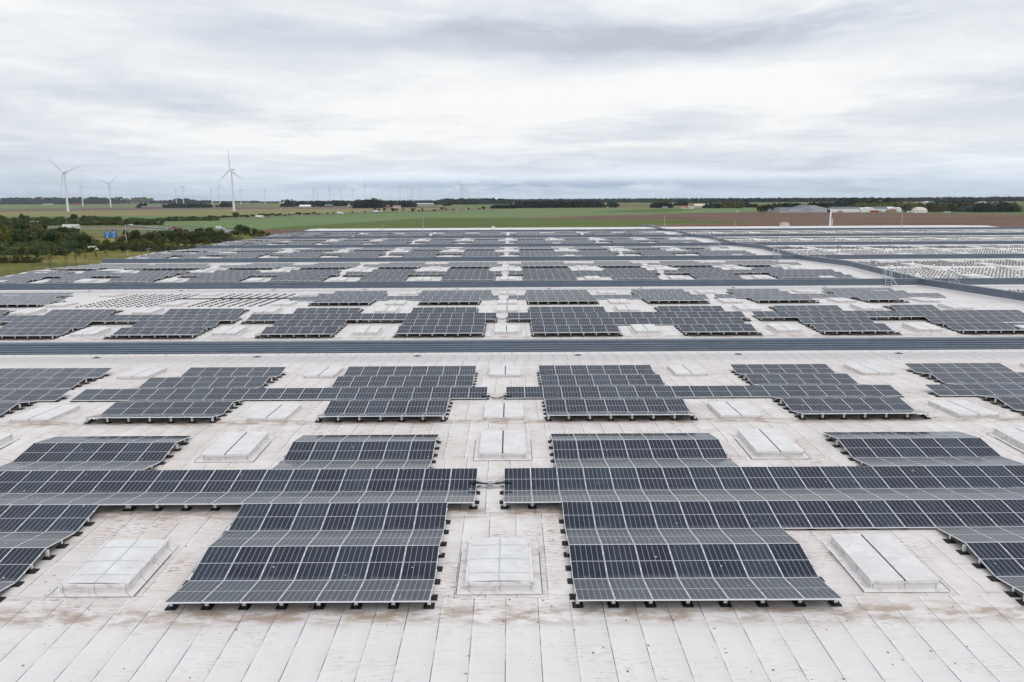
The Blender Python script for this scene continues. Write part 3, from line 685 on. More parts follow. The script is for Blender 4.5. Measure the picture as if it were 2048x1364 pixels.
# ------------------------------------------------------------------ skylights
def skylight_meshes(kind):
    w_, d_, h = 1.95, 2.9, .235; res = []
    mb = MB(); mb.box(-w_ / 2, w_ / 2, 0, d_, .004, h, 0); res.append(('curb', mb.mesh('curb', M['curb'])))
    mb = MB(); e = .28
    mb.box(-w_ / 2 - e, w_ / 2 + e, -.22, d_ + .15, .004, .012, 0); res.append(('flashing', mb.mesh('flashing', M['curb'])))
    mb = MB()
    for x in (-w_ / 2 - e - .012, w_ / 2 + e): mb.box(x, x + .02, -.2, d_ * .8, .012, .018)
    res.append(('joint_strip', mb.mesh('joint_strip', [M['dark']])))
    mb = MB(); mb.box(-w_ / 2 - .04, w_ / 2 + .04, -.05, -.002, h - .05, h + .01)
    res.append(('trim', mb.mesh('trim', [M['curb']])))
    if kind == 0:      # ribbed sheet in aluminium bars
        mb = MB(); n = 8; a = w_ / 2 - .05
        for i in range(n):
            xa = -a + 2 * a * i / n; xb = -a + 2 * a * (i + 1) / n; za = h + .03 + .025 * (1 - (xa / a) ** 2); zb = h + .03 + .025 * (1 - (xb / a) ** 2)
            mb.face([(xa, .06, za), (xb, .06, zb), (xb, d_ - .06, zb), (xa, d_ - .06, za)])
        mb.face([(-a, .06, h), (a, .06, h), (a, .06, h + .03), (-a, .06, h + .03)])
        res.append(('glazing', mb.mesh('glazing', M['lid'])))
        mb = MB()
        for y in (.55, 1.4, 2.3):
            for i in range(n):
                xa = -a + 2 * a * i / n; xb = -a + 2 * a * (i + 1) / n; za = h + .034 + .025 * (1 - (xa / a) ** 2); zb = h + .034 + .025 * (1 - (xb / a) ** 2)
                mb.face([(xa, y - .02, za), (xb, y - .02, zb), (xb, y + .02, zb), (xa, y + .02, za)])
        mb.box(-.022, .022, .06, d_ - .06, h + .045, h + .062)
        res.append(('glazing_bar', mb.mesh('glazing_bar', M['galv'])))
        mb = MB(); mb.box(-w_ / 2 - .03, -a, -.03, d_ + .03, h + .001, h + .05); mb.box(a, w_ / 2 + .03, -.03, d_ + .03, h + .001, h + .05); mb.box(-a, a, -.03, .05, h + .001, h + .035)
        res.append(('rim', mb.mesh('rim', M['curb'])))
    else:
        for sgn in (-1, 1):
            mb = MB(); x0, x1 = (.03, w_ / 2 + .03); xs = sorted((sgn * x0, sgn * x1)); mb.box(xs[0], xs[1], -.03, d_ + .03, h + .002, h + .05)
            mb.box(xs[0] + .02, xs[1] - .02, d_ * .46, d_ * .46 + .025, h + .05, h + .056)
            res.append(('lid', mb.mesh('lid', M['lid'])))
        mb = MB(); mb.box(-.028, .028, -.02, d_ + .02, h + .001, h + .03); res.append(('dark_gap', mb.mesh('dark_gap', M['rubber'])))  # black strip drawn for the dark gap between the lids
    return res
SK = [skylight_meshes(0), skylight_meshes(1)]
mb = MB(); mb.box(-1.0, 1.0, 0, 2.9, .004, .30); SKF = mb.mesh('skylight', M['lid'])
SKREL = (7.35, 18.1, 23.95, 34.7)
ROWN = ('nearest', 'second', 'third', 'farthest')
for b in range(1, 6):
    for ri, rel in enumerate(SKREL):
        for k in range(-6, 5):
            x = -0.4 + 11.93 * k
            if k == 4: x = 44.3
            D = 13.65 + BAY * (b - 1) + rel + (.15 if b == 1 and ri < 2 else 0)
            px = CX + F * x / (D * .985 + 1.9)
            if px < -110 or px > 2160: continue
            kd = 0 if (b == 1 and ri == 0 and k <= 0) else 1
            lab = '%s, %s row of %s bay, %s' % ('white ribbed skylight' if kd == 0 else 'white two-lid roof hatch' if b < 3 else 'low white roof hatch', ROWN[ri], ORD[b - 1], colname(k))
            if b <= 3:
                t = thing('skylight', lab, 'skylight', (x, D, roofz(D + 1.4) - .03))
                t.rotation_euler = (math.atan2(roofz(D + 2.9) - roofz(D), 2.9), 0, 0)
                for nme, me in SK[kd]:
                    if b == 3 and nme in ('trim', 'flashing', 'joint_strip'): continue
                    if nme == 'glazing': gl = obj(nme, me, t)
                    elif nme == 'glazing_bar': obj(nme, me, gl)
                    else: obj(nme, me, t)
            else:
                tag(obj('skylight', SKF, None, (x, D, roofz(D + 1.4))), lab, 'skylight')
for b in (2, 3, 4):
    for ri, rel in enumerate(SKREL):
        for c in range(10):
            x = XR + 1.0 + 11.95 * c + 10.6; D = 13.65 + BAY * (b - 1) + rel
            tag(obj('skylight', SKF, None, (x, D, roofz(D + 1.4))), 'low white skylight among the bare feet on the right-hand roof', 'skylight', 'skylights on the right-hand roof')
for k in range(-6, 5):
    tag(obj('skylight', SKF, None, (-0.4 + 11.93 * k, 288.5, roofz(290) - .05)), 'low white skylight at the far end of the left roof', 'skylight', 'skylights at the far roof end')

# ------------------------------------------------------------------ drains, cable trays, rods, ladders, small roof kit
dm = MB(); dm.taper(0, 0, .004, .07, .16, .11, 10, 0); dm.box(-.28, .28, -.12, .12, .004, .02, 0); DR = dm.mesh('roof_drain', M['dark'])
for b in (1, 2):
    for k in range(-6, 5):
        x = 4.94 + 11.9 * k; D = WALL0 + BAY * (b - 1) - .75
        if x < XL + 2 or x > XR - 1: continue
        tag(obj('roof_drain', DR, None, (x, D, roofz(D))), 'small dark roof drain at the foot of the %s parapet, %s' % (('nearest', 'second')[b - 1],
            ('%s left of the walkway' % NUM[-k] if k < 0 else '%s right of the walkway' % NUM[k + 1])), 'roof drain')
def tray(x0, x1, D, lab, straight):
    t = thing('cable_tray', lab, 'cable tray', ((x0 + x1) / 2, D, roofz(D))); w_ = (x1 - x0) / 2
    mb = MB()
    if straight:
        mb.box(-w_, w_, -.07, -.05, .12, .18); mb.box(-w_, w_, .05, .07, .12, .18); mb.box(-w_, w_, -.05, .05, .12, .13)
    obj('tray', mb.mesh('tray', M['galv']), t) if straight else None
    mb = MB()
    for q in (-.03, .0, .035):
        pts = [(-w_ - .3, q, .2)] + [(-w_ + 2 * w_ * i / 8, q + .03 * math.sin(i * 2.1 + q * 50), (.15 if straight else .05) + .10 * abs(i - 4) / 4) for i in range(9)] + [(w_ + .3, q, .2)]
        for a, c in zip(pts[:-1], pts[1:]): mb.bar(a, c, .016)
    obj('cable', mb.mesh('cable', M['rubber']), t)
    mb = MB(); mb.box(-.12, .12, -.1, .1, .004, .10 if not straight else .12); mb.box(-.09, .09, -.12, .12, .19, .24) if straight else None; obj('junction_box', mb.mesh('junction_box', M['grey']), t)
tray(-1.4, -.3, 28.78, 'grey cable tray bridging the walkway gap between the two foremost arrays', True)
tray(-1.4, -.3, 42.3, 'loose black cables crossing the walkway gap in far half of first bay', False)
tray(-1.4, -.3, 71.6, 'loose black cables crossing the walkway gap in the second bay', False)

def rod(px, ytop, D, lab, r=.02, z=None):
    zb = roofz(D) if z is None else z; x = (px - CX) * (D * math.cos(TH) + (CAMZ - zb) * math.sin(TH)) / F
    # height from the top pixel
    lo, hi = 0.5, 40
    for _ in range(40):
        m_ = (lo + hi) / 2; Z = zb + m_ - CAMZ; zc = D * math.cos(TH) - Z * math.sin(TH); yc = -(Z * math.cos(TH) + D * math.sin(TH))
        yy = CY + (-(F * x / zc) * math.sin(ROLL) + F * yc / zc)
        if yy > ytop: lo = m_
        else: hi = m_
    h = lo; t = thing('lightning_rod', lab, 'lightning rod', (x, D, zb)); mb = MB(); mb.taper(0, 0, 0, h, r * 1.6, r * .6, 6); obj('rod', mb.mesh('rod', M['galv']), t)
    mb = MB(); mb.taper(0, 0, .004, .12, .3, .22, 8); obj('base', mb.mesh('base', M['conc']), t)
rod(554, 499, 128, 'thin lightning rod left of the walkway in the third roof bay', .03)
rod(848, 434, 262, 'thin tall lightning rod near the far end of the left roof', .05)
rod(768, 447, 262, 'short lightning rod at the far end, left of the taller one', .05)
rod(1330, 430, 280, 'thin lightning rod by the far end of the dividing parapet', .05)
rod(1470, 440, 250, 'thin lightning rod on the right roof against the ploughed field', .05)
rod(1804, 422, 290, 'tall lightning rod against the ploughed field, below the dome', .055)
rod(1848, 480, 150, 'thin lightning rod among the feet of the right-hand roof', .03)

def stepover(px, D, lab, hr=1.0, side=1):
    x = (px - CX) * (D * math.cos(TH) + 11.2 * math.sin(TH)) / F
    t = thing('stepover_ladder', lab, 'ladder', (x, D - .12, roofz(D)))
    for sg in (-.38, .38):
        mb = MB(); mb.bar((sg, 0, 0), (sg, 0, 2.15), .032); mb.bar((sg, .6, .95), (sg, .6, 2.15), .032); mb.bar((sg, 0, 2.12), (sg, .6, 2.12), .032); mb.bar((sg, 0, 1.6), (sg, .6, 1.6), .028)
        obj('side_frame', mb.mesh('side_frame', M['galv']), t)
    for z in (.3, .62, .94):
        mb = MB(); mb.box(-.38, .38, -.1, .04, z, z + .05); obj('rung', mb.mesh('rung', M['galv']), t)
    mb = MB(); mb.box(-.36, .36, 0, .62, 1.12, 1.18); obj('platform', mb.mesh('platform', M['galv']), t)
    mb = MB(); mb.bar((.38, -.05, 1.1), (.95, -.8, .05), .03); mb.bar((.38, 0, .6), (.6, -.4, .05), .02); obj('brace', mb.mesh('brace', M['galv']), t)
lads = [(1776, 1, 'on the second parapet'), (1553, 2, 'on the third parapet'), (1433, 3, 'on the fourth parapet'), (1356, 4, 'on the fifth parapet'), (1304, 5, 'on the sixth parapet')]
for px, i, s_ in lads: stepover(px, WALL0 + BAY * i, 'galvanised step-over ladder %s, left of the dividing wall' % s_)
for px, i, s_ in [(1903, 1, 'on the second parapet'), (1642, 2, 'on the third parapet'), (1501, 3, 'on the fourth parapet'), (1412, 4, 'on the fifth parapet')]:
    stepover(px, WALL0 + BAY * i, 'galvanised step-over ladder %s, right of the dividing wall' % s_)
t = thing('stepover_ladder', 'galvanised cage ladder over the long dividing wall near the second parapet', 'ladder', (XR + .2, 104.5, roofz(104.5)), rot=(0, 0, R(90)))
for sg in (-.6, .6):
    mb = MB(); mb.bar((sg, -.5, 0), (sg, -.5, 2.2), .035); mb.bar((sg, .5, 0), (sg, .5, 2.2), .035); mb.bar((sg, -.5, 2.17), (sg, .5, 2.17), .03); mb.bar((sg, -.5, 1.6), (sg, .5, 1.6), .03)
    obj('side_frame', mb.mesh('side_frame', M['galv']), t)
mb = MB(); mb.box(-.58, .58, -.5, .5, 1.1, 1.16); obj('platform', mb.mesh('platform', M['galv']), t)

def px2x(px, D, z): return (px - CX) * (D * math.cos(TH) - (z - CAMZ) * math.sin(TH)) / F
t = thing('rooftop_unit', 'small white ventilation unit standing at the far end of the left roof', 'ventilation unit', (px2x(988, 292, .5), 292, roofz(292)))
mb = MB(); mb.box(-.5, .6, -.4, .4, .15, .9); obj('housing', mb.mesh('housing', M['white']), t)
mb = MB(); mb.taper(-.6, 0, .9, 1.15, .35, .2, 10); mb.box(-.9, -.55, -.3, .3, .15, .95); obj('vent_hood', mb.mesh('vent_hood', M['grey']), t)
t = thing('roof_mast', 'tall white mast rising from the far right-hand roof', 'mast', (px2x(1661, 295, .5), 295, roofz(295)))
mb = MB(); mb.taper(0, 0, 0, 6.4, .32, .22, 10); obj('pole', mb.mesh('pole', M['white']), t)
mb = MB(); mb.taper(.75, 0, 0, 3.0, .12, .09, 8); mb.bar((.1, 0, 2.6), (.75, 0, 2.6), .04); mb.bar((.1, 0, 1.2), (.75, 0, 1.2), .04); obj('side_pipe', mb.mesh('side_pipe', M['white']), t)
mb = MB(); mb.box(-.5, .5, -.3, .3, 6.2, 6.4); obj('cap', mb.mesh('cap', M['white']), t)
t = thing('access_frame', 'white tubular access frame at the far edge of the right-hand roof', 'scaffold frame', (px2x(1570, 293, .5), 293, roofz(293)))
mb = MB()
for x in (-1.5, -.7, .2, 1.0, 1.6):
    hh = 1.6 + .5 * math.cos(x); mb.bar((x, -.5, 0), (x, -.5, hh), .05); mb.bar((x, .5, 0), (x, .5, hh), .05)
for z in (.7, 1.3): mb.bar((-1.5, -.5, z), (1.6, -.5, z), .04); mb.bar((-1.5, .5, z), (1.6, .5, z), .04)
mb.bar((-1.5, -.5, .1), (.2, -.5, 1.4), .04); mb.bar((.2, .5, 1.4), (1.6, .5, .1), .04)
obj('tubes', mb.mesh('tubes', M['white']), t); mb = MB(); mb.box(-.9, .5, -.5, .5, .95, 1.0); obj('platform', mb.mesh('platform', M['galv']), t)

# ------------------------------------------------------------------ wind turbines
bl = MB()
secs = [(0, .55, .55), (.06, .6, .5), (.2, 1.0, .22), (.5, .65, .12), (.8, .4, .07), (1.0, .08, .02)]
for (a, w0, t0), (b, w1, t1) in zip(secs[:-1], secs[1:]):
    r0 = [(-w0 * .35, 0), (0, -t0 / 2), (w0 * .65, 0), (0, t0 / 2)]; r1 = [(-w1 * .35, 0), (0, -t1 / 2), (w1 * .65, 0), (0, t1 / 2)]
    for k in range(4):
        j = (k + 1) % 4; bl.face([(r0[k][0] * 4, r0[k][1] * 4, a), (r0[j][0] * 4, r0[j][1] * 4, a), (r1[j][0] * 4, r1[j][1] * 4, b), (r1[k][0] * 4, r1[k][1] * 4, b)])
BLADE = bl.mesh('blade', M['turb'])
tw = MB(); tw.taper(0, 0, 0, 1, 2.6, 1.5, 16); TOWER = tw.mesh('tower', M['turb'], smooth=False)
nc = MB(); nc.box(-1.7, 1.7, -3, 8, -1.7, 2.0); nc.box(-1.2, 1.2, 8, 9.5, -1.2, 1.5); NAC = nc.mesh('nacelle', M['turb'])
hb = MB(); 
for k in range(5): hb.bar((0, -3 - k * .55, 0), (0, -3.5 - k * .55, 0), 1.6 - k * .28)
HUB = hb.mesh('hub', M['turb'])
def turbine(px, py, a0, yaw, label, rr=.56, hh=90.0, fat=1.0):
    dy = max(yhor(px) - py, 2.0); D = F * (hh - (CAMZ - GZ)) / dy * .985
    p = at(px, yhor(px) + 30); x = ((px - CX) * math.cos(ROLL) - (py - CY) * math.sin(ROLL)) * (D * math.cos(TH) - (hh + GZ - CAMZ) * math.sin(TH)) / F; yaw += math.degrees(math.atan2(-x, D))
    t = thing('wind_turbine', label, 'wind turbine', (x + (CX - px) * .0, D, GZ), rot=(0, 0, R(yaw)))
    obj('tower', TOWER, t, sc=(fat, fat, hh - 1.5)); obj('nacelle', NAC, t, (0, 0, hh)); hub = obj('hub', HUB, t, (0, 0, hh))
    rad = rr * dy * D / F
    for k in range(3):
        b = obj('blade', BLADE, hub, (0, -4.2, 0), (0, R(a0 + 120 * k), 0), (fat, fat, rad))
T = [(128.2, 348.4, -47, -38, 'large white wind turbine on the left, standing in the tan field', .78), (462.6, 343, -2, -50, 'tallest white wind turbine, beside the dark round bush and motorway', .73),
     (217.3, 369, 48, 25, 'mid-sized wind turbine in front of the long dark wood', .76), (162, 374, -25, 40, 'small pale wind turbine between the two large left ones', .6),
     (351, 382, 100, 30, 'tiny wind turbine left of the T-shaped one by the copse', .45), (364.7, 375, -88, 60, 'small wind turbine with a level blade, above the grey copse', .5), (422.4, 379.7, -40, 20, 'tiny wind turbine left of the slim one near the tallest turbine', .45),
     (437.6, 374, -14, 35, 'slim wind turbine just left of the tallest turbine', .68), (480.4, 379, -14, 45, 'small wind turbine just right of the tallest turbine', .6), (529, 379.7, 25, 30, 'small wind turbine over the empty plain left of the village', .45)]
for q in T: turbine(*q[:5], rr=q[5], fat=1.0 if q[1] < 372 else .9)
far = [(626.7, 379), (634.6, 384.4), (658.9, 377.8), (681.4, 381.7), (705.4, 380), (729.2, 373), (740.6, 386), (800, 375.7), (815.8, 376.4), (822, 384), (826.4, 379.5), (838, 381.3), (922.5, 371.3), (926.5, 374.6), (930.8, 379.5), (934.3, 381.3)]
FW = ['first', 'second', 'third', 'fourth', 'fifth', 'sixth', 'seventh', 'eighth', 'ninth', 'tenth', 'eleventh', 'twelfth', 'thirteenth', 'fourteenth', 'fifteenth', 'sixteenth']
for i, (x, y) in enumerate(far):
    turbine(x, y, (-40, 90, -65, 0, -30, 2, 50, 0, -15, 170, -60, 0, -40, -30, -70, 80)[i], random.uniform(-60, 60), 'tiny wind turbine on the horizon above the village, %s from the left' % FW[i], rr=.5, fat=.85)

# ------------------------------------------------------------------ trees
def leafball(n, size, seed, shape=(1, 1, 1), lobes=7, flat=0.0):
    rd = random.Random(seed); mb = MB(); cs = []
    for _ in range(lobes):
        a = rd.uniform(0, 6.283); r = rd.uniform(.05, .55); z = rd.uniform(.25, .95)
        cs.append((r * math.cos(a), r * math.sin(a), z, rd.uniform(.20, .38)))
    for i in range(n):
        c = rd.choice(cs); th = rd.uniform(0, 6.283); ph = math.acos(rd.uniform(-1, 1)); rr = c[3] * rd.uniform(.55, 1.1)
        x = c[0] + rr * math.sin(ph) * math.cos(th); y = c[1] + rr * math.sin(ph) * math.sin(th); z = c[2] * .75 + rr * math.cos(ph) * .8 + .12
        z = max(z, .10); s = size * rd.uniform(.5, 1.3)
        u = Vector((rd.gauss(0, 1), rd.gauss(0, 1), rd.gauss(0, .6))).normalized(); v = u.cross(Vector((rd.gauss(0, 1), rd.gauss(0, 1), rd.gauss(0, 1)))).normalized()
        o_ = Vector((x * shape[0], y * shape[1], z * shape[2]))
        mb.face([o_ + u * s, o_ + v * s * .8, o_ - u * s, o_ - v * s * .8])
    return mb
CR = {}
for ki, mk in enumerate(('leaf1', 'leaf2', 'leaf3')):
    for v in range(3): CR[(ki, v)] = leafball(1300, .060, 10 * ki + v, lobes=6 + v * 2).mesh('crown', M[mk])
tb = MB(); tb.taper(0, 0, 0, .55, .035, .015, 6, cap=False)
for k in range(5):
    a = k * 1.3; tb.bar((0, 0, .22 + .05 * k), (.22 * math.cos(a), .22 * math.sin(a), .42 + .07 * k), .008)
TRUNK = tb.mesh('trunk', M['bark'])
SAP = {}
for ki, mk in ((1, 'leaf2'), (2, 'leaf3')): SAP[ki] = leafball(160, .035, 77 + ki, shape=(.45, .45, 1.0), lobes=6).mesh('crown', M[mk])
def tree(px, yb, yt, wpx, kind, label, group, sap=False, name='tree', cat='tree'):
    p = at(px, yb); D = p.y; h = (yb - yt) / pxm(D * .985 + 4) * 1.0; wd = wpx / pxm(D * .985 + 4) / 1.5
    t = thing(name, label, cat, (p.x, p.y, GZ), group, rot=(0, 0, random.uniform(0, 6.28)))
    obj('trunk', TRUNK, t, sc=(h * .4, h * .4, h) if sap else (h * .9, h * .9, h)); obj('crown', SAP[kind] if sap else CR[(kind, random.randrange(3))], t, sc=(wd, wd, h * .95)) if not sap else obj('crown', SAP[kind], t, sc=(h * .7, h * .7, h))
    return t
rnd = random.Random(5)
def belt(xs, label, group, name='tree', cat='tree', sap=False):
    for (x, yb, yt, w_, kd) in xs: tree(x, yb, yt, w_, kd, label, group, sap, name, cat)
# tall dark belt on the left
A = []
for x in range(-20, 150, 13): A.append((x + rnd.uniform(-4, 4), rnd.uniform(474, 480), rnd.uniform(440, 452) + (12 if x > 85 else 0), rnd.uniform(26, 38), rnd.choice((0, 0, 2, 1))))
for x in range(-15, 175, 15): A.append((x + rnd.uniform(-5, 5), rnd.uniform(490, 499), rnd.uniform(452, 466) + (9 if x > 95 else 0), rnd.uniform(30, 44), rnd.choice((0, 0, 0, 1, 2))))
A += [(148, 496, 462, 40, 0), (160, 492, 464, 34, 0), (20, 480, 445, 40, 1)]
belt(A, 'dark green tree in the tall dense belt at the far left', 'trees of the tall left belt')
Bt = []
for x in range(-10, 330, 9): Bt.append((x + rnd.uniform(-4, 4), 449 - x * .010 + rnd.uniform(-1, 1.5), 432 + abs(x - 150) * .008 + rnd.uniform(-4, 4) + (5 if x > 250 else 0), rnd.uniform(13, 22), rnd.choice((0, 0, 2, 0))))
for x in range(170, 330, 10): Bt.append((x + rnd.uniform(-4, 4), 452 - (x - 170) * .012, 444 + rnd.uniform(-2, 2), rnd.uniform(12, 18), rnd.choice((1, 2, 0))))
belt(Bt, 'small tree in the hedge line behind the motorway truck', 'hedge trees behind the motorway')
Hs = []
for x in range(330, 640, 8): Hs.append((x + rnd.uniform(-3, 3), 441.5 - (x - 330) * .040 + rnd.uniform(-.5, .5), 435.5 - (x - 330) * .034 + rnd.uniform(-2, 1.4), rnd.uniform(9, 15), rnd.choice((0, 0, 2))))
belt(Hs, 'low dark roadside bush along the hedge across the green fields', 'roadside bushes in the fields', 'bush', 'bush')
tree(472, 439, 424.5, 20, 0, 'large round dark bush beneath the tallest wind turbine', None, name='bush', cat='bush')
tree(526, 434, 426.0, 14, 0, 'dark bush behind the white lorry trailer on the field road', None, name='bush', cat='bush')
tree(599, 431, 424.2, 9, 0, 'single small tree beside the gantry on the field road', None)
Ct = []
for x in range(262, 450, 11): Ct.append((x + rnd.uniform(-4, 4), rnd.uniform(482, 489) - (x - 262) * .03, rnd.uniform(460, 469) - (4 if 350 < x < 440 else 0), rnd.uniform(24, 34), rnd.choice((0, 1, 0, 2))))
for x in (345, 362, 375, 400, 418, 436): Ct.append((x, 478, 454 + rnd.uniform(-1, 5), 26, rnd.choice((0, 0, 1))))
belt(Ct, 'bushy tree in the group between the blue sign and the slip road', 'trees right of the blue sign')
Dt = [(482, 470, 449, 28, 2), (494, 472, 452, 24, 0), (508, 474, 457, 24, 2), (522, 476, 459, 26, 1), (470, 473, 458, 20, 0), (535, 474, 464, 14, 1)]
belt(Dt, 'brownish bushy tree in the clump at the warehouse corner', 'trees at the warehouse corner')
Et = []
for x in range(-10, 250, 14): Et.append((x + rnd.uniform(-5, 5), rnd.uniform(505, 512) - (x > 160) * 4, rnd.uniform(493, 500) - (x > 160) * 5, rnd.uniform(16, 26), rnd.choice((0, 1, 2))))
for x in range(100, 440, 13): Et.append((x + rnd.uniform(-5, 5), rnd.uniform(490, 505) - (x - 100) * .035, rnd.uniform(478, 490) - (x - 100) * .035, rnd.uniform(18, 28), rnd.choice((1, 0, 2, 1))))
belt(Et, 'low shrub in the scrub beyond the left eaves', 'scrub beyond the left eaves', 'shrub', 'shrub')
tree(72, 517, 493, 26, 0, 'round dark bush standing alone in the yellow-green meadow', None, name='bush', cat='bush')
tree(8, 524, 512, 12, 0, 'small dark bush at the left edge of the meadow', None, name='bush', cat='bush')
belt([(102, 540, 500, 9, 1), (133, 532, 503, 8, 1), (45, 531, 505, 8, 1), (172, 522, 498, 8, 1), (193, 519, 497, 8, 2), (112, 515, 487, 9, 1), (214, 516, 496, 8, 1), (152, 528, 505, 7, 1)], 'thin yellow-green sapling planted in the meadow', 'saplings in the meadow', sap=True)
Ft = [(749, 423.5, 417, 8, 0), (757, 423, 416.5, 8, 1), (769, 423.5, 416, 10, 0), (785, 423, 416, 13, 0), (793, 423, 416.5, 10, 0), (807, 423, 417, 5, 0), (826, 423, 416.5, 12, 2), (845, 422.5, 416, 6, 2), (838, 422.5, 420, 8, 0), (868, 422, 419, 12, 0),
      (885, 421.5, 413.5, 8, 0), (892, 421.5, 415, 6, 0), (907, 421, 417, 7, 0), (937, 420, 415.5, 6, 0), (959, 419.5, 416, 6, 0), (967, 419.5, 412.5, 9, 0), (655, 429, 424.5, 4, 0), (667, 429, 424, 4, 2), (705, 426, 423, 6, 0), (730, 425, 422, 8, 2)]
belt(Ft, 'small field tree along the road across the mid fields', 'field trees along the distant road')
Gt = [(1520, 425, 411, 16, 2), (1530, 425.5, 409, 18, 0), (1540, 425, 408, 16, 0), (1548, 424.5, 411, 12, 2), (1515, 424, 413, 8, 0)]
belt(Gt, 'rounded tree in the clump left of the grey farm hall', 'trees left of the farm hall')

def wood(xa, xb, yb, yt, depth, mk, label, taper_=.12, n=None, name='woodland'):
    """a far wood read as one mass: leaf clumps over an elongated footprint"""
    a = at(xa, yb + 0.0 - 0); D = max(at((xa + xb) / 2, yb).y, 300); sc = D * .985 / F
    x0 = (xa - CX) * sc; x1 = (xb - CX) * sc; h = (yb - yt) * sc; mb = MB(); rd = random.Random(int(xa * 7 + yb))
    n = n or int((xb - xa) * 26); cs = (1.5 if D > 900 else .95) * sc; crowns = []
    x = x0
    while x < x1:
        r = h * rd.uniform(.28, .45); q = (x - x0) / (x1 - x0); prof = min(1, min(q, 1 - q) / taper_) if taper_ else 1
        for row in range(3): crowns.append((x + rd.uniform(-r, r), rd.uniform(0, depth), r, h * (.55 + .45 * math.sqrt(prof)) * (rd.uniform(.74 if n != 1500 else .5, 1.06) if name == 'woodland' else rd.uniform(.35, 1.1))))
        x += max(r * 1.0, (x1 - x0) / 160)
    for i in range(n):
        cxx, cyy, r, hh = rd.choice(crowns); z = hh * (1 - rd.random() ** 1.6 * .95); w_ = r * math.sqrt(max(0.05, 1 - (max(0, z - hh + r) / r) ** 2)) ; th = rd.uniform(0, 6.283)
        o_ = Vector((cxx + w_ * math.cos(th), cyy + w_ * math.sin(th), z)); s = cs * rd.uniform(.6, 1.3)
        u = Vector((rd.gauss(0, 1), rd.gauss(0, 1), rd.gauss(0, .7))).normalized(); v = u.cross(Vector((rd.gauss(0, 1), rd.gauss(0, 1), rd.gauss(0, 1)))).normalized()
        mb.face([o_ + u * s, o_ + v * s, o_ - u * s, o_ - v * s])
    # dense heart of the wood so the horizon does not show through
    m_ = 24
    for k in range(m_):
        q0, q1 = k / m_, (k + 1) / m_
        f0 = min(1, min(q0, 1 - q0) / taper_) if taper_ else 1; f1 = min(1, min(q1, 1 - q1) / taper_) if taper_ else 1
        xx0, xx1 = x0 + (x1 - x0) * q0, x0 + (x1 - x0) * q1; hk = .62 if name == 'woodland' else .25; h0, h1 = h * hk * math.sqrt(f0), h * hk * math.sqrt(f1); e = depth * .7
        mb.face([(xx0, depth * .3, 0), (xx1, depth * .3, 0), (xx1, depth * .3, h1), (xx0, depth * .3, h0)]); mb.face([(xx0, depth * .3, h0), (xx1, depth * .3, h1), (xx1, e, h1), (xx0, e, h0)])
    o_ = obj(name, mb.mesh(name, M['leaf4' if mk == 'leaf1' and D > 1100 else mk]), None, (0, D, GZ)); tag(o_, label, 'woodland', kind='stuff')
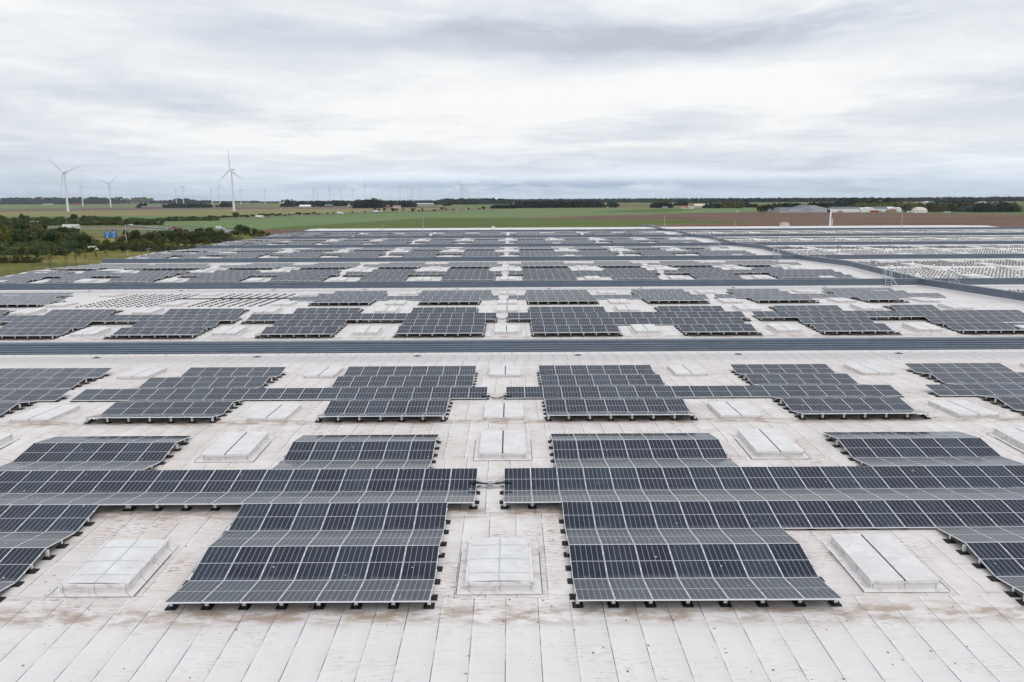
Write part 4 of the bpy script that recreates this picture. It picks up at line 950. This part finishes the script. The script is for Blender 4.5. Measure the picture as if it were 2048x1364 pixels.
Wd = [(-40, 228, 408.5, 395.5, 300, 'leaf1', 'long dark wood on the low rise at the far left', .04), (228, 266, 406.5, 400.5, 120, 'leaf1', 'low tree line right of the long dark wood'), (262, 302, 406.5, 395.5, 150, 'leaf2', 'rounded grey-green wood right of the long dark wood'),
      (300, 345, 407, 401.5, 100, 'leaf1', 'low distant tree line between two rounded woods'), (338, 378, 408, 397.5, 150, 'leaf1', 'dark rounded wood behind the small turbine'), (376, 418, 407, 401.5, 120, 'leaf1', 'low tree line right of the dark rounded wood'), (278, 287, 416.2, 405.5, 30, 'leaf1', 'small dark copse left of the farm at the bare field'),
      (325, 416, 415.8, 408, 60, 'leaf1', 'long copse in front of the rounded dark wood'), (438, 460, 414.5, 405.2, 40, 'leaf1', 'small square copse left of the tallest turbine'), (415, 500, 405.5, 403, 120, 'leaf1', 'thin line of trees on the horizon behind the plain'), (500, 517, 406.3, 402.2, 60, 'leaf1', 'small rounded copse on the plain horizon'),
      (515, 570, 406, 404, 80, 'leaf1', 'thin hedge line on the horizon left of village'), (566, 590, 413.6, 400.5, 40, 'leaf1', 'dense trees at the left end of the village'), (588, 606, 412.5, 402.5, 40, 'leaf1', 'lower trees behind the white village barn'), (612, 652, 413.5, 402.5, 40, 'leaf1', 'dark trees between two village houses'),
      (655, 696, 412.5, 401.5, 40, 'leaf1', 'tall poplar-like trees in the village middle'), (704, 760, 416.5, 399.5, 50, 'leaf1', 'largest tree group of the village'), (735, 757, 416.0, 397.3, 40, 'leaf2', 'tall pale-green tree mass right in the village'), (758, 792, 414, 402.5, 60, 'leaf1', 'village trees right of the largest group'),
      (792, 830, 414.5, 402.8, 60, 'leaf1', 'village trees beside the pink-roofed house'), (868, 1027, 409.0, 397.2, 200, 'leaf1', 'long level wood in the middle distance'), (888, 902, 411.5, 406, 30, 'leaf1', 'low dark copse in front of the level wood'), (1027, 1212, 415.8, 402.5, 90, 'leaf1', 'wide tree belt behind the bright green field'),
      (985, 1035, 417, 410.5, 40, 'leaf1', 'low bushes left of the wide tree belt'), (1225, 1236, 415, 407, 30, 'leaf1', 'small copse right of the wide tree belt'), (1218, 1236, 413.5, 405, 30, 'leaf1', 'darker copse behind the small one'), (1310, 1348, 415.8, 406, 40, 'leaf1', 'trees left of the red-roofed village'), (1320, 1334, 413.5, 397, 40, 'leaf2', 'tall green tree cluster left of red roofs'),
      (1358, 1378, 411, 403.5, 40, 'leaf1', 'trees behind the small red roof'), (1388, 1396, 406.5, 396.5, 30, 'leaf1', 'narrow dark tree clump on the skyline'), (1398, 1425, 406.5, 400, 60, 'leaf1', 'trees behind the long pale farm building'), (1418, 1448, 416.5, 406.5, 40, 'leaf1', 'dark copse right of the pale farm building'), (1450, 1492, 416.5, 404.5, 50, 'leaf2', 'olive copse behind the bright field'),
      (1492, 1502, 414.5, 401, 30, 'leaf1', 'narrow dark trees right of the olive copse'), (1500, 1520, 415, 408.5, 30, 'leaf1', 'low trees before the farm clump'), (1556, 1620, 421, 407, 60, 'leaf1', 'trees behind the left half of the farm hall'), (1625, 1672, 416, 405.5, 60, 'leaf1', 'dark trees behind the farm hall gable'), (1672, 1730, 417, 406, 80, 'leaf1', 'green trees behind the long white tent'),
      (1705, 1806, 414, 395.5, 120, 'leaf1', 'tall wood behind the white tents'), (1730, 1860, 420, 405.5, 80, 'leaf2', 'mixed trees between tents and dome'), (1850, 1990, 424, 406.5, 90, 'leaf3', 'brown-green woodland right of the dome'), (1905, 1920, 408, 399, 40, 'leaf1', 'rounded trees above the brown woodland'), (1975, 2080, 425, 404.5, 120, 'leaf1', 'dark woodland at the right picture edge'),
      (1884, 1970, 406, 399, 120, 'leaf1', 'distant dark trees around the red tower'), (1946, 1952, 403, 394.5, 20, 'leaf1', 'slim poplar on the right skyline')]
for q in Wd: wood(q[0], q[1], q[2], q[3], q[4], q[5], q[6], q[7] if len(q) > 7 else .14)
for q in [(-40, 175, 501, 483, 12, 'leaf1', 'dense dark understorey beneath the tall left belt'), (-40, 120, 511, 502, 8, 'leaf1', 'olive scrub along the lane at the far left'), (90, 270, 500, 486, 10, 'leaf3', 'brownish scrub around the foot of the gantry'), (160, 330, 497, 481, 10, 'leaf2', 'yellow-green scrub between meadow and lamp posts'),
          (230, 440, 487, 470, 14, 'leaf1', 'dense dark understorey right of the blue sign'), (250, 400, 503, 486, 8, 'leaf3', 'mixed scrub directly behind the left eaves'), (-40, 300, 451, 437, 16, 'leaf1', 'dense hedge behind the motorway'), (0, 160, 486, 466, 14, 'leaf3', 'autumn-tinted thicket inside the tall left belt'), (300, 430, 442, 436.5, 14, 'leaf1', 'low hedge running into the fields'),
          (330, 470, 484, 472, 8, 'leaf2', 'olive thicket behind the eaves near the corner'), (-40, 60, 560, 545, 6, 'leaf3', 'reddish brush under the near left eaves')]:
    wood(q[0], q[1], q[2], q[3], q[4], q[5], q[6], .06, n=int((q[1] - q[0]) * 34), name='scrub')
for i, (xa, xb, yb, yt) in enumerate([(590, 880, 406.5, 402.6), (1020, 1250, 405.8, 399.6), (1235, 1420, 405.0, 399.2), (1400, 1570, 404.8, 398.0), (1560, 1720, 404.0, 397.2), (1800, 1930, 403.0, 396.4), (1910, 2080, 403.0, 395.6)]):
    wood(xa, xb, yb, yt, 150, 'leaf1', 'continuous dark tree line behind the far fields, %s stretch from the left' % FW[i], 0.06, n=5000)
# low wooded ridge right along the horizon
for i, (xa, xb, yb, yt) in enumerate([(595, 870, 405.5, 402.2), (1020, 1180, 403.5, 399.3), (1170, 1330, 403.0, 398.4), (1300, 1460, 402.6, 397.8), (1440, 1600, 403.0, 397.2), (1590, 1740, 401.5, 397.0), (1780, 1920, 399.5, 396.6), (1900, 2100, 400.0, 395.0)]):
    wood(xa, xb, yb, yt - 1.2, 400, 'leaf1', 'far blue-grey wooded ridge on the horizon, %s from the left' % FW[i], 0.05, n=1500)

# ------------------------------------------------------------------ buildings in the distance
def house(xa, xb, yb, ye, yt, wallm, roofm, label, depth=9.0, along=True, name='house', wins=3, cat='house'):
    """gabled building: xa..xb pixels wide, base yb, eaves ye, ridge yt"""
    D = at((xa + xb) / 2, yb).y; sc = D * .985 / F; w_ = (xb - xa) * sc; he = (yb - ye) * sc; hr = (yb - yt) * sc; x = ((xa + xb) / 2 - CX) * sc
    t = thing(name, label, cat, (x, D, GZ)); a = w_ / 2; mb = MB()
    mb.box(-a, a, 0, depth, 0, he, 0)
    if not along:
        for y in (-.02, depth + .02): mb.face([(-a, y, he), (a, y, he), (0, y, hr)])
    else:
        for X in (-a - .02, a + .02): mb.face([(X, 0, he), (X, depth, he), (X, depth / 2, hr)])
    obj('wall', mb.mesh('wall', wallm), t)
    mb = MB(); e = .4
    if along:
        mb.face([(-a - e, -e, he - .1), (a + e, -e, he - .1), (a + e, depth / 2, hr), (-a - e, depth / 2, hr)]); mb.face([(a + e, depth + e, he - .1), (-a - e, depth + e, he - .1), (-a - e, depth / 2, hr), (a + e, depth / 2, hr)])
    else:
        mb.face([(-a - e, -e, he - .1), (0, -e, hr + .1), (0, depth + e, hr + .1), (-a - e, depth + e, he - .1)]); mb.face([(0, -e, hr + .1), (a + e, -e, he - .1), (a + e, depth + e, he - .1), (0, depth + e, hr + .1)])
    obj('roof', mb.mesh('roof', roofm), t)
    for i in range(wins):
        mb = MB(); cx = -a + w_ * (i + .5) / wins; ww = min(.9, w_ / wins * .25); mb.box(cx - ww, cx + ww, -.08, -.02, he * .35, he * .7); obj('window', mb.mesh('window', M['glass']), t)
    return t
house(600, 622, 414, 412, 409.6, M['white'], M['white'], 'long white-roofed barn at the left end of the village', 16, name='barn', cat='barn')
house(651, 666, 414.5, 411.5, 408.5, M['brick'], M['slate'], 'brick house with blue-grey roof between village tree groups', 10)
house(696, 705, 413.4, 410.5, 407.3, M['cream'], M['tile'], 'cream house with orange roof left of the largest trees', 9, False, wins=2)
house(756, 765, 416, 412, 409, M['brick'], M['tile'], 'red-brown house at the foot of the tallest village trees', 9, False, wins=2)
house(774, 780, 414.5, 412, 410, M['brick'], M['tile'], 'small brick house right of the red-brown one', 8, wins=1)
house(787, 802, 415.3, 412.7, 410.3, M['white'], M['tile'], 'white house with pinkish roof in the village', 10)
house(820, 829, 412.5, 410.3, 409, M['white'], M['white'], 'low white shed right of the pink-roofed house', 12, name='shed', wins=1, cat='shed')
house(830, 868, 411.2, 408.2, 406.4, M['conc'], M['halls'], 'long low pale building in front of the level wood', 30, name='farm_building', cat='farm building', wins=5)
house(283, 324, 416.4, 414, 411.8, M['brick'], M['hallr'], 'low brick farm beside the long copse', 14, name='farm', cat='farm')
house(145, 170, 411, 409.5, 407.6, M['brick'], M['tile'], 'distant red-roofed farm behind the large left turbine', 20, name='farm', wins=3, cat='farm')
house(86, 107, 409.5, 408.6, 407.6, M['halls'], M['halls'], 'distant pale shed in front of the long dark wood', 30, name='shed', wins=2, cat='shed')
house(561, 569, 406.5, 405.3, 404.4, M['white'], M['white'], 'tiny white building on the plain horizon', 30, name='shed', wins=1, cat='shed')
house(1135.5, 1146.5, 414.4, 412.3, 410, M['brick'], M['tile'], 'brown-roofed house half hidden in the wide tree belt', 9)
house(1061.5, 1065.5, 414.6, 411, 409.7, M['white'], M['white'], 'narrow white house at the tree belt, left of the brown roof', 5, False, wins=1)
house(1328, 1337, 416.2, 414.3, 412.6, M['halls'], M['slate'], 'grey-roofed house left of the red roofs', 9, wins=2)
house(1366, 1378, 417.2, 414.5, 411.6, M['white'], M['tile'], 'white house with bright red roof, smaller of the two', 9)
house(1379.5, 1390.5, 417.2, 412.2, 408.2, M['white'], M['tile'], 'white house with tall red roof beside the pale farm', 10)
house(1391, 1420, 415.6, 411.8, 407.6, M['cream'], M['dome'], 'long pale yellow farm building right of the red roofs', 14, name='farm_building', cat='farm building', wins=5)
house(1475, 1481, 424.2, 422.7, 421.6, M['white'], M['white'], 'tiny white hut on the edge of the ploughed field', 3, False, name='hut', wins=1, cat='hut')
house(1860, 1881, 406.0, 403.9, 402.2, M['white'], M['white'], 'distant long white barn above the brown woodland', 60, name='barn', wins=3, cat='barn')
house(1967, 1979, 407, 404.8, 403.3, M['white'], M['halls'], 'distant white building in a clearing on the right', 40, name='barn', wins=2, cat='barn')
house(1894, 1905, 426, 423.3, 422.9, M['halls'], M['halls'], 'flat grey container shed right of the dome', 6, name='shed', wins=1, cat='shed')
# grey farm hall with three gables
D0 = at(1610, 425).y; sc = D0 * .985 / F
def hx(px): return (px - CX) * sc
t = thing('farm_hall', 'pale grey farm hall with three gables and a tall central roof', 'farm hall', (hx(1609), D0, GZ)); ox = hx(1609)
for i, (a, b, e, r_) in enumerate(((1562, 1583, 417.5, 414.8), (1583.2, 1604, 417, 415), (1604.2, 1656.5, 416.5, 410.6))):
    he, hr = (425 - e) * sc, (425 - r_) * sc; mb = MB(); mb.box(hx(a) - ox, hx(b) - ox, i * .02, 55, 0, he); mb.face([(hx(a) - ox, 0, he), (hx(b) - ox, 0, he), ((hx(a) + hx(b)) / 2 - ox, 0, hr)]); obj('wall', mb.mesh('wall', M['halls']), t)
    mb = MB(); c = (hx(a) + hx(b)) / 2 - ox
    mb.face([(hx(a) - ox, -.3, he + .05), (c, -.3, hr + .05), (c, 55, hr + .05), (hx(a) - ox, 55, he + .05)]); mb.face([(c, -.3, hr + .05), (hx(b) - ox, -.3, he + .05), (hx(b) - ox, 55, he + .05), (c, 55, hr + .05)]); obj('roof', mb.mesh('roof', M['hallr']), t)
for px in (1564.5, 1568.5, 1572.5, 1577, 1581, 1607, 1611.5, 1616, 1621, 1625):
    mb = MB(); mb.box(hx(px) - ox - .8, hx(px) - ox + .8, -.06, -.01, (425 - 421.8) * sc, (425 - 420.0) * sc); obj('window', mb.mesh('window', M['slate']), t)
for a, b in ((1566, 1579), (1609, 1623)):
    mb = MB(); mb.box(hx(a) - ox, hx(b) - ox, -.07, -.012, (425 - 418.7) * sc, (425 - 418.0) * sc); obj('louvre', mb.mesh('louvre', M['slate']), t)
mb = MB(); mb.box(hx(1657) - ox, hx(1665) - ox, 3, 30, 0, 4.8); obj('open_shed', mb.mesh('open_shed', M['dark']), t)
# white storage tents
def tent(a, b, e, r_, depth, lab, ridge_along=False, dy=0.0):
    D = D0 + dy; k = D / D0; he, hr = (424.2 - e) * sc * k, (424.2 - r_) * sc * k; t = thing('storage_tent', lab, 'storage tent', ((hx(a) + hx(b)) / 2 * k, D, GZ)); w_ = (hx(b) - hx(a)) / 2 * k; mb = MB()
    mb.box(-w_, w_, 0, depth, 0, he); 
    if not ridge_along: mb.face([(-w_, -.01, he), (w_, -.01, he), (0, -.01, hr)])
    obj('wall', mb.mesh('wall', M['white']), t); mb = MB()
    if ridge_along: mb.face([(-w_, -.4, he + .03), (w_, -.4, he + .03), (w_, depth / 2, hr), (-w_, depth / 2, hr)])
    else:
        for sg in (-1, 1):
            pts = [(0, hr), (sg * w_ * .5, hr - (hr - he) * .35), (sg * w_ * 1.02, he)]
            for p, q in zip(pts[:-1], pts[1:]): mb.face([(p[0], -.2, p[1] + .05), (q[0], -.2, q[1] + .05), (q[0], depth, q[1] + .05), (p[0], depth, p[1] + .05)])
    obj('roof', mb.mesh('roof', M['hallr'] if ridge_along else M['white']), t)
tent(1666, 1725, 417.2, 413.6, 30, 'long white-walled tent with dark grey roof right of the hall', True)
tent(1725, 1739, 417.6, 415.0, 25, 'white gabled tent at the end of the long tent', dy=-6)
tent(1739.5, 1753, 417.6, 414.4, 25, 'white gabled tent behind the red container', dy=-6)
tent(1753.5, 1784, 417.6, 413.8, 30, 'white-walled tent with dark roof behind the brick rubble', True, dy=4)
tent(1784.5, 1798, 417.6, 413.8, 25, 'white gabled tent right of the brick rubble', dy=-6)
tent(1798.5, 1806, 418, 414.8, 20, 'rightmost and smallest white gabled tent', dy=-4)
def lump(a, b, top, m_, lab, name, cat, seed=1, dy=-14):
    D = D0 + dy; rd = random.Random(seed); w_ = (hx(b) - hx(a)) / 2; h = (424.8 - top) * sc; mb = MB(); n = 14
    pr = [h * math.sqrt(max(0, 1 - ((2 * i / n) - 1) ** 2)) * rd.uniform(.7, 1.1) for i in range(n + 1)]
    for i in range(n):
        x0, x1 = -w_ + 2 * w_ * i / n, -w_ + 2 * w_ * (i + 1) / n
        mb.face([(x0, -2, 0), (x1, -2, 0), (x1, 1.5, pr[i + 1]), (x0, 1.5, pr[i])]); mb.face([(x0, 1.5, pr[i]), (x1, 1.5, pr[i + 1]), (x1, 5, 0), (x0, 5, 0)])
    tag(obj(name, mb.mesh(name, m_), None, ((hx(a) + hx(b)) / 2, D, GZ)), lab, cat)
lump(1765, 1790, 417.8, M['rubble'], 'heap of red-brown brick rubble in front of the tents', 'rubble_heap', 'rubble heap', 3)
lump(1671, 1682, 421.2, M['rubble'], 'small brown heap against the long white tent', 'soil_heap', 'soil heap', 5)
t = thing('container', 'dark red container in front of the white gabled tents', 'container', (hx(1746), D0 - 12, GZ)); mb = MB(); mb.box(-6.5, 6, 0, 2.5, .15, 2.9); obj('body', mb.mesh('body', M['red']), t); mb = MB(); mb.box(-6.5, 6, -.06, -.01, 2.5, 2.75); mb.box(-.1, .1, -.06, -.01, .3, 2.5); obj('rib', mb.mesh('rib', M['dark']), t)
t = thing('tanker_body', 'blue-grey tank standing right of the red container', 'tank', (hx(1756), D0 - 12, GZ)); mb = MB(); mb.box(-2.4, 2.4, 0, 2.4, .6, 2.6); mb.box(-2.1, 2.1, .3, 2.1, 2.6, 2.9); obj('tank', mb.mesh('tank', M['halls']), t); mb = MB(); mb.box(-1.8, -1.2, .2, 2.2, 0, .6); mb.box(1.2, 1.8, .2, 2.2, 0, .6); obj('wheel', mb.mesh('wheel', M['tyre']), t)
# biogas dome and silo
Dd = at(1850, 425.5).y; sc2 = Dd * .985 / F; t = thing('gas_dome', 'cream domed gas holder on a white ring wall', 'gas dome', ((1850 - CX) * sc2, Dd + 12, GZ)); Rr_ = 14.7 * sc2; mb = MB(); N_ = 20; wall_h = 3.6 * sc2
rings = [(Rr_, wall_h * 0 + .0), (Rr_, wall_h)] ; mb.taper(0, 0, 0, wall_h, Rr_, Rr_, N_, cap=False); obj('ring_wall', mb.mesh('ring_wall', M['white']), t)
mb = MB(); hd = 7.6 * sc2
for i in range(6):
    a0_, a1_ = i / 6 * math.pi / 2, (i + 1) / 6 * math.pi / 2; mb.taper(0, 0, wall_h + .02 + hd * math.sin(a0_), wall_h + .02 + hd * math.sin(a1_), Rr_ * math.cos(a0_), max(.01, Rr_ * math.cos(a1_)), N_, cap=False)
obj('membrane', mb.mesh('membrane', M['dome'], smooth=True), t)
t = thing('silo', 'slim white silo just left of the dome', 'silo', ((1834 - CX) * sc2, Dd, GZ)); mb = MB(); mb.taper(0, 0, 0, 9 * sc2, 1.5, 1.5, 12); obj('shell', mb.mesh('shell', M['white']), t); mb = MB(); mb.taper(0, 0, 9 * sc2, 10.6 * sc2, 1.6, .3, 12); obj('cone_roof', mb.mesh('cone_roof', M['galv']), t)
for i, px in enumerate((819.6, 825.8)):
    Ds = at(px, 406.6).y; s3 = Ds * .985 / F; t = thing('silo', '%s of two dark grey silos behind the village' % ('left' if i == 0 else 'right'), 'silo', ((px - CX) * s3, Ds, GZ)); mb = MB(); mb.taper(0, 0, 0, (6.2 - i * .8) * s3, 2.0 * s3, 2.0 * s3, 12); obj('shell', mb.mesh('shell', M['slate']), t); mb = MB(); mb.taper(0, 0, (6.2 - i * .8) * s3, (6.9 - i * .8) * s3, 2.0 * s3, .4 * s3, 12); obj('cone_roof', mb.mesh('cone_roof', M['hallr']), t)
Ds = at(1885, 405).y; s3 = Ds * .985 / F; t = thing('water_tower', 'red-topped tower rising above the distant trees on the right', 'tower', ((1885 - CX) * s3, Ds, GZ)); mb = MB(); mb.taper(0, 0, 0, 7 * s3, 1.3 * s3, 1.1 * s3, 10); obj('shaft', mb.mesh('shaft', M['halls']), t); mb = MB(); mb.taper(0, 0, 7 * s3, 9 * s3, 1.5 * s3, .5 * s3, 10); obj('cap', mb.mesh('cap', M['tile']), t)

# ------------------------------------------------------------------ vehicles and road furniture
def wheel_mesh(r):
    mb = MB(); n = 12
    for k in range(n):
        a, b = 2 * math.pi * k / n, 2 * math.pi * (k + 1) / n
        mb.face([(r * math.cos(a), -.15, r * math.sin(a)), (r * math.cos(b), -.15, r * math.sin(b)), (r * math.cos(b), .15, r * math.sin(b)), (r * math.cos(a), .15, r * math.sin(a))])
    for y in (-.15, .15): mb.face([(r * math.cos(2 * math.pi * k / n), y, r * math.sin(2 * math.pi * k / n)) for k in range(n)])
    return mb.mesh('wheel', M['tyre'])
WH, WHS = wheel_mesh(.5), wheel_mesh(.33)
def lorry(px, py, label, heading=0, cabcol='white', ln=13.0, z=GZ):
    p = at(px, py); t = thing('lorry', label, 'lorry', (p.x, p.y, z), rot=(0, 0, R(heading)))
    mb = MB(); mb.box(-ln + 0, 0, -1.25, 1.25, 1.1, 4.0); obj('trailer', mb.mesh('trailer', M['white']), t)
    mb = MB(); mb.box(-ln, 2.0, -1.0, 1.0, .75, 1.08); obj('chassis', mb.mesh('chassis', M['dark']), t)
    mb = MB(); c = [(.5, .5), (2.9, .5), (2.9, 1.7), (2.6, 3.0), (2.0, 3.6), (.5, 3.8)]
    for y in (-1.2, 1.2): mb.face([(a, y, b) for a, b in c])
    for (a, b), (e, f_) in zip(c, c[1:] + c[:1]): mb.face([(a, -1.2, b), (e, -1.2, f_), (e, 1.2, f_), (a, 1.2, b)])
    obj('cab', mb.mesh('cab', M['white']), t)
    mb = MB(); mb.box(1.4, 2.5, -1.23, 1.23, 1.9, 2.8); mb.box(2.68, 2.86, -1.0, 1.0, 1.9, 2.8); obj('window', mb.mesh('window', M['glass']), t)
    for x in (-ln + 1.5, -ln + 2.8, -ln + 4.1, -.2, 2.1):
        for y in (-1.05, 1.05): obj('wheel', WH, t, (x, y, .5))
def car(px, py, label, heading=0, m_='white', van=False):
    p = at(px, py); t = thing('van' if van else 'car', label, 'van' if van else 'car', (p.x, p.y, GZ + .3), rot=(0, 0, R(heading))); mb = MB()
    c = [(-2.4, .35), (2.4, .35), (2.4, 1.0), (1.6, 1.25), (1.1, 2.2), (-2.4, 2.3)] if van else [(-2.1, .3), (2.1, .3), (2.1, .8), (1.2, .95), (.6, 1.45), (-1.3, 1.45), (-1.9, 1.0)]
    for y in (-.85, .85): mb.face([(a, y, b) for a, b in c])
    for (a, b), (e, f_) in zip(c, c[1:] + c[:1]): mb.face([(a, -.85, b), (e, -.85, f_), (e, .85, f_), (a, .85, b)])
    obj('body', mb.mesh('body', M[m_]), t); mb = MB(); mb.box(-1.1 if not van else .2, .5 if not van else 1.2, -.87, .87, 1.0 if not van else 1.35, 1.35 if not van else 1.95); obj('window', mb.mesh('window', M['glass']), t)
    for x in (-1.3, 1.3):
        for y in (-.78, .78): obj('wheel', WHS, t, (x, y, .33))
lorry(153, 457.8, 'white articulated lorry driving on the motorway, largest vehicle', ln=11.5)
lorry(524, 436.2, 'small white lorry on the field road before dark bushes', 8, ln=8)
lorry(75, 448.3, 'white lorry roof showing above the tall left trees', 5, ln=9)
car(262, 452, 'white car on the motorway behind the sign post', 0, van=False); car(350, 457.5, 'pinkish car on the motorway left of the white van', 0, 'red'); car(438, 458.3, 'white van on the slip road bend', -12, van=True)
car(446, 459.6, 'small grey car behind the white van on the bend', -12, 'galv'); car(187, 503, 'white van half hidden in the scrub left of the meadow', 78, van=True)
car(602, 431.8, 'white car beside the gantry on the field road', 8); lorry(684, 428.2, 'white lorry on the far road, middle of the tan field', 8, ln=8); car(562, 419.0, 'white van far off between green and tan fields', 0, van=True)
lorry(756, 424.6, 'white lorry on the far road by the first field trees', 8, ln=9); car(763, 423.8, 'white van beside the lorry at the field trees', 8, van=True); car(915, 421, 'white car of the pair on the far road', 5); car(934, 420, 'white van on the far road right of the car', 5, van=True)
for i, px in enumerate((1817, 1822, 1827)): car(px, 425.2, '%s of three white vehicles parked between tents and dome' % ('left', 'middle', 'right')[i], 20 * i, van=(i != 1))

def gantry(px0, px1, yb, yt, label, sign=None):
    p0 = at(px0, yb); D = p0.y; s_ = D * .985 / F; w_ = (px1 - px0) * s_; h = (yb - yt) * s_; t = thing('sign_gantry', label, 'sign gantry', ((px0 - CX) * s_, D, GZ))
    for x in (0, w_):
        mb = MB(); mb.box(x - .28, x + .28, -.25, .25, 0, h); obj('post', mb.mesh('post', M['conc']), t)
    mb = MB(); mb.box(-.3, w_ + .3, -.3, .3, h - .1, h + .35) ; obj('beam', mb.mesh('beam', M['orange'] if sign else M['galv']), t)
    return t, s_, h
t, s_, h = gantry(206, 247, 489.5, 470.5, 'motorway gantry with orange-brown beam carrying the blue sign', True)
mb = MB(); mb.bar((8.0, .5, .2), (4.3, .5, h - 1.0), .2); obj('brace', mb.mesh('brace', M['dark']), t); mb = MB(); mb.box(8.6, 9.2, .6, 1.1, 0, h - .1); obj('inner_post', mb.mesh('inner_post', M['orange']), t)
p = at(218.5, 489.5); sg = thing('road_sign', 'blue motorway direction sign with white lettering and arrows', 'road sign', ((218.5 - CX) * s_, p.y - .36, GZ + (489.5 - 475.5) * s_))
W2, H2 = 13.2 * s_, 13.5 * s_; mb = MB(); mb.box(-W2, -.05, -.06, 0, 0, H2 * .9); mb.box(.05, W2, -.06, 0, 0, H2); board = obj('board', mb.mesh('board', M['blue']), sg)
mb = MB()
for cx in (-W2 / 2, W2 / 2):
    mb.face([(cx - .55, -.075, .95), (cx, -.075, .30), (cx + .55, -.075, .95)]); mb.box(cx - .18, cx + .18, -.08, -.061, .9, 1.35)
    for k, wd in enumerate((1.15, .9, 1.05)):
        z = 2.35 + k * .42; x = cx - wd
        while x < cx + wd: q = random.uniform(.14, .26); mb.box(x, min(x + q, cx + wd), -.075, -.061, z, z + .20); x += q + .07
mb.box(-W2 + .15, W2 - .15, -.072, -.061, 1.85, 1.92); obj('lettering', mb.mesh('lettering', M['white']), board)
mb = MB(); mb.box(-W2 * .7, -W2 * .35, -.1, 0, H2 * .9 + .02, H2 + .2); mb.box(W2 * .3, W2 * .65, -.1, 0, H2 + .02, H2 + .45); obj('number_plate', mb.mesh('number_plate', M['red']), sg)
gantry(59, 74, 452.5, 443, 'white overhead gantry above the trees at far left')
gantry(576, 590, 432.5, 425.5, 'grey gantry over the field road by the single tree')
def lamp(px, yb, yt, lab):
    p = at(px, yb); s_ = p.y * .985 / F; h = (yb - yt) * s_; t = thing('street_lamp', lab, 'street lamp', (p.x, p.y, GZ)); mb = MB(); mb.taper(0, 0, 0, h, .16, .09, 8); mb.bar((0, 0, h), (1.2, 0, h + .1), .07); obj('pole', mb.mesh('pole', M['galv']), t); mb = MB(); mb.box(1.0, 1.7, -.15, .15, h, h + .15); obj('lamp_head', mb.mesh('lamp_head', M['grey']), t)
lamp(254, 492, 450, 'tall grey street lamp just right of the gantry')
lamp(256, 512.5, 501.5, 'short lamp post near the eaves, left of its twin'); lamp(296, 508, 497.5, 'short lamp post near the eaves, right of its twin')
def smallsign(px, yb, yt, m_, lab, name='road_sign'):
    p = at(px, yb); s_ = p.y * .985 / F; h = (yb - yt) * s_; t = thing(name, lab, 'road sign', (p.x, p.y, GZ)); mb = MB(); mb.taper(0, 0, 0, h * .6, .05, .05, 6); obj('post', mb.mesh('post', M['galv']), t); mb = MB(); n = 10; r_ = h * .26
    for y in (-.05, .02): mb.face([(r_ * math.cos(k * 2 * math.pi / n), y, h * .75 + r_ * math.sin(k * 2 * math.pi / n)) for k in range(n)])
    obj('board', mb.mesh('board', m_), t)
smallsign(107, 511, 503.5, M['yellow'], 'round orange-yellow sign in the meadow'); smallsign(27.5, 508, 499.5, M['white'], 'white sign at the left edge of the scrub')
mk = MB(); mk.taper(0, 0, 0, 1.6, .14, .12, 6); MK = mk.mesh('marker_post', M['white'])
for i, (px, py) in enumerate(((219, 455.2), (235, 454.2), (250.5, 455.5), (280, 456.6), (299, 457), (309, 457.5), (335, 458), (285, 448.3), (277, 449.5), (413, 457), (375, 459))):
    p = at(px, py); tag(obj('marker_post', MK, None, (p.x, p.y, GZ + .1)), 'small white marker post beside the motorway carriageway', 'marker post', 'marker posts along the motorway')

# ------------------------------------------------------------------ haze (air) - encloses camera, ground and everything else
mb = MB(); mb.box(-15500, 15500, -700, 20500, GZ - 1.5, 175)
hz = bpy.data.materials.new('air'); hz.use_nodes = True; t = NT(hz.node_tree); t.n.clear()
o_ = t.node('ShaderNodeOutputMaterial'); pv = t.node('ShaderNodeVolumePrincipled'); pv.inputs['Color'].default_value = (0.80, 0.88, 1.0, 1); pv.inputs['Density'].default_value = 0.00003; pv.inputs['Anisotropy'].default_value = 0.2
t.l.new(pv.outputs[0], o_.inputs['Volume'])
tag(obj('haze', mb.mesh('haze', hz)), kind='stuff')
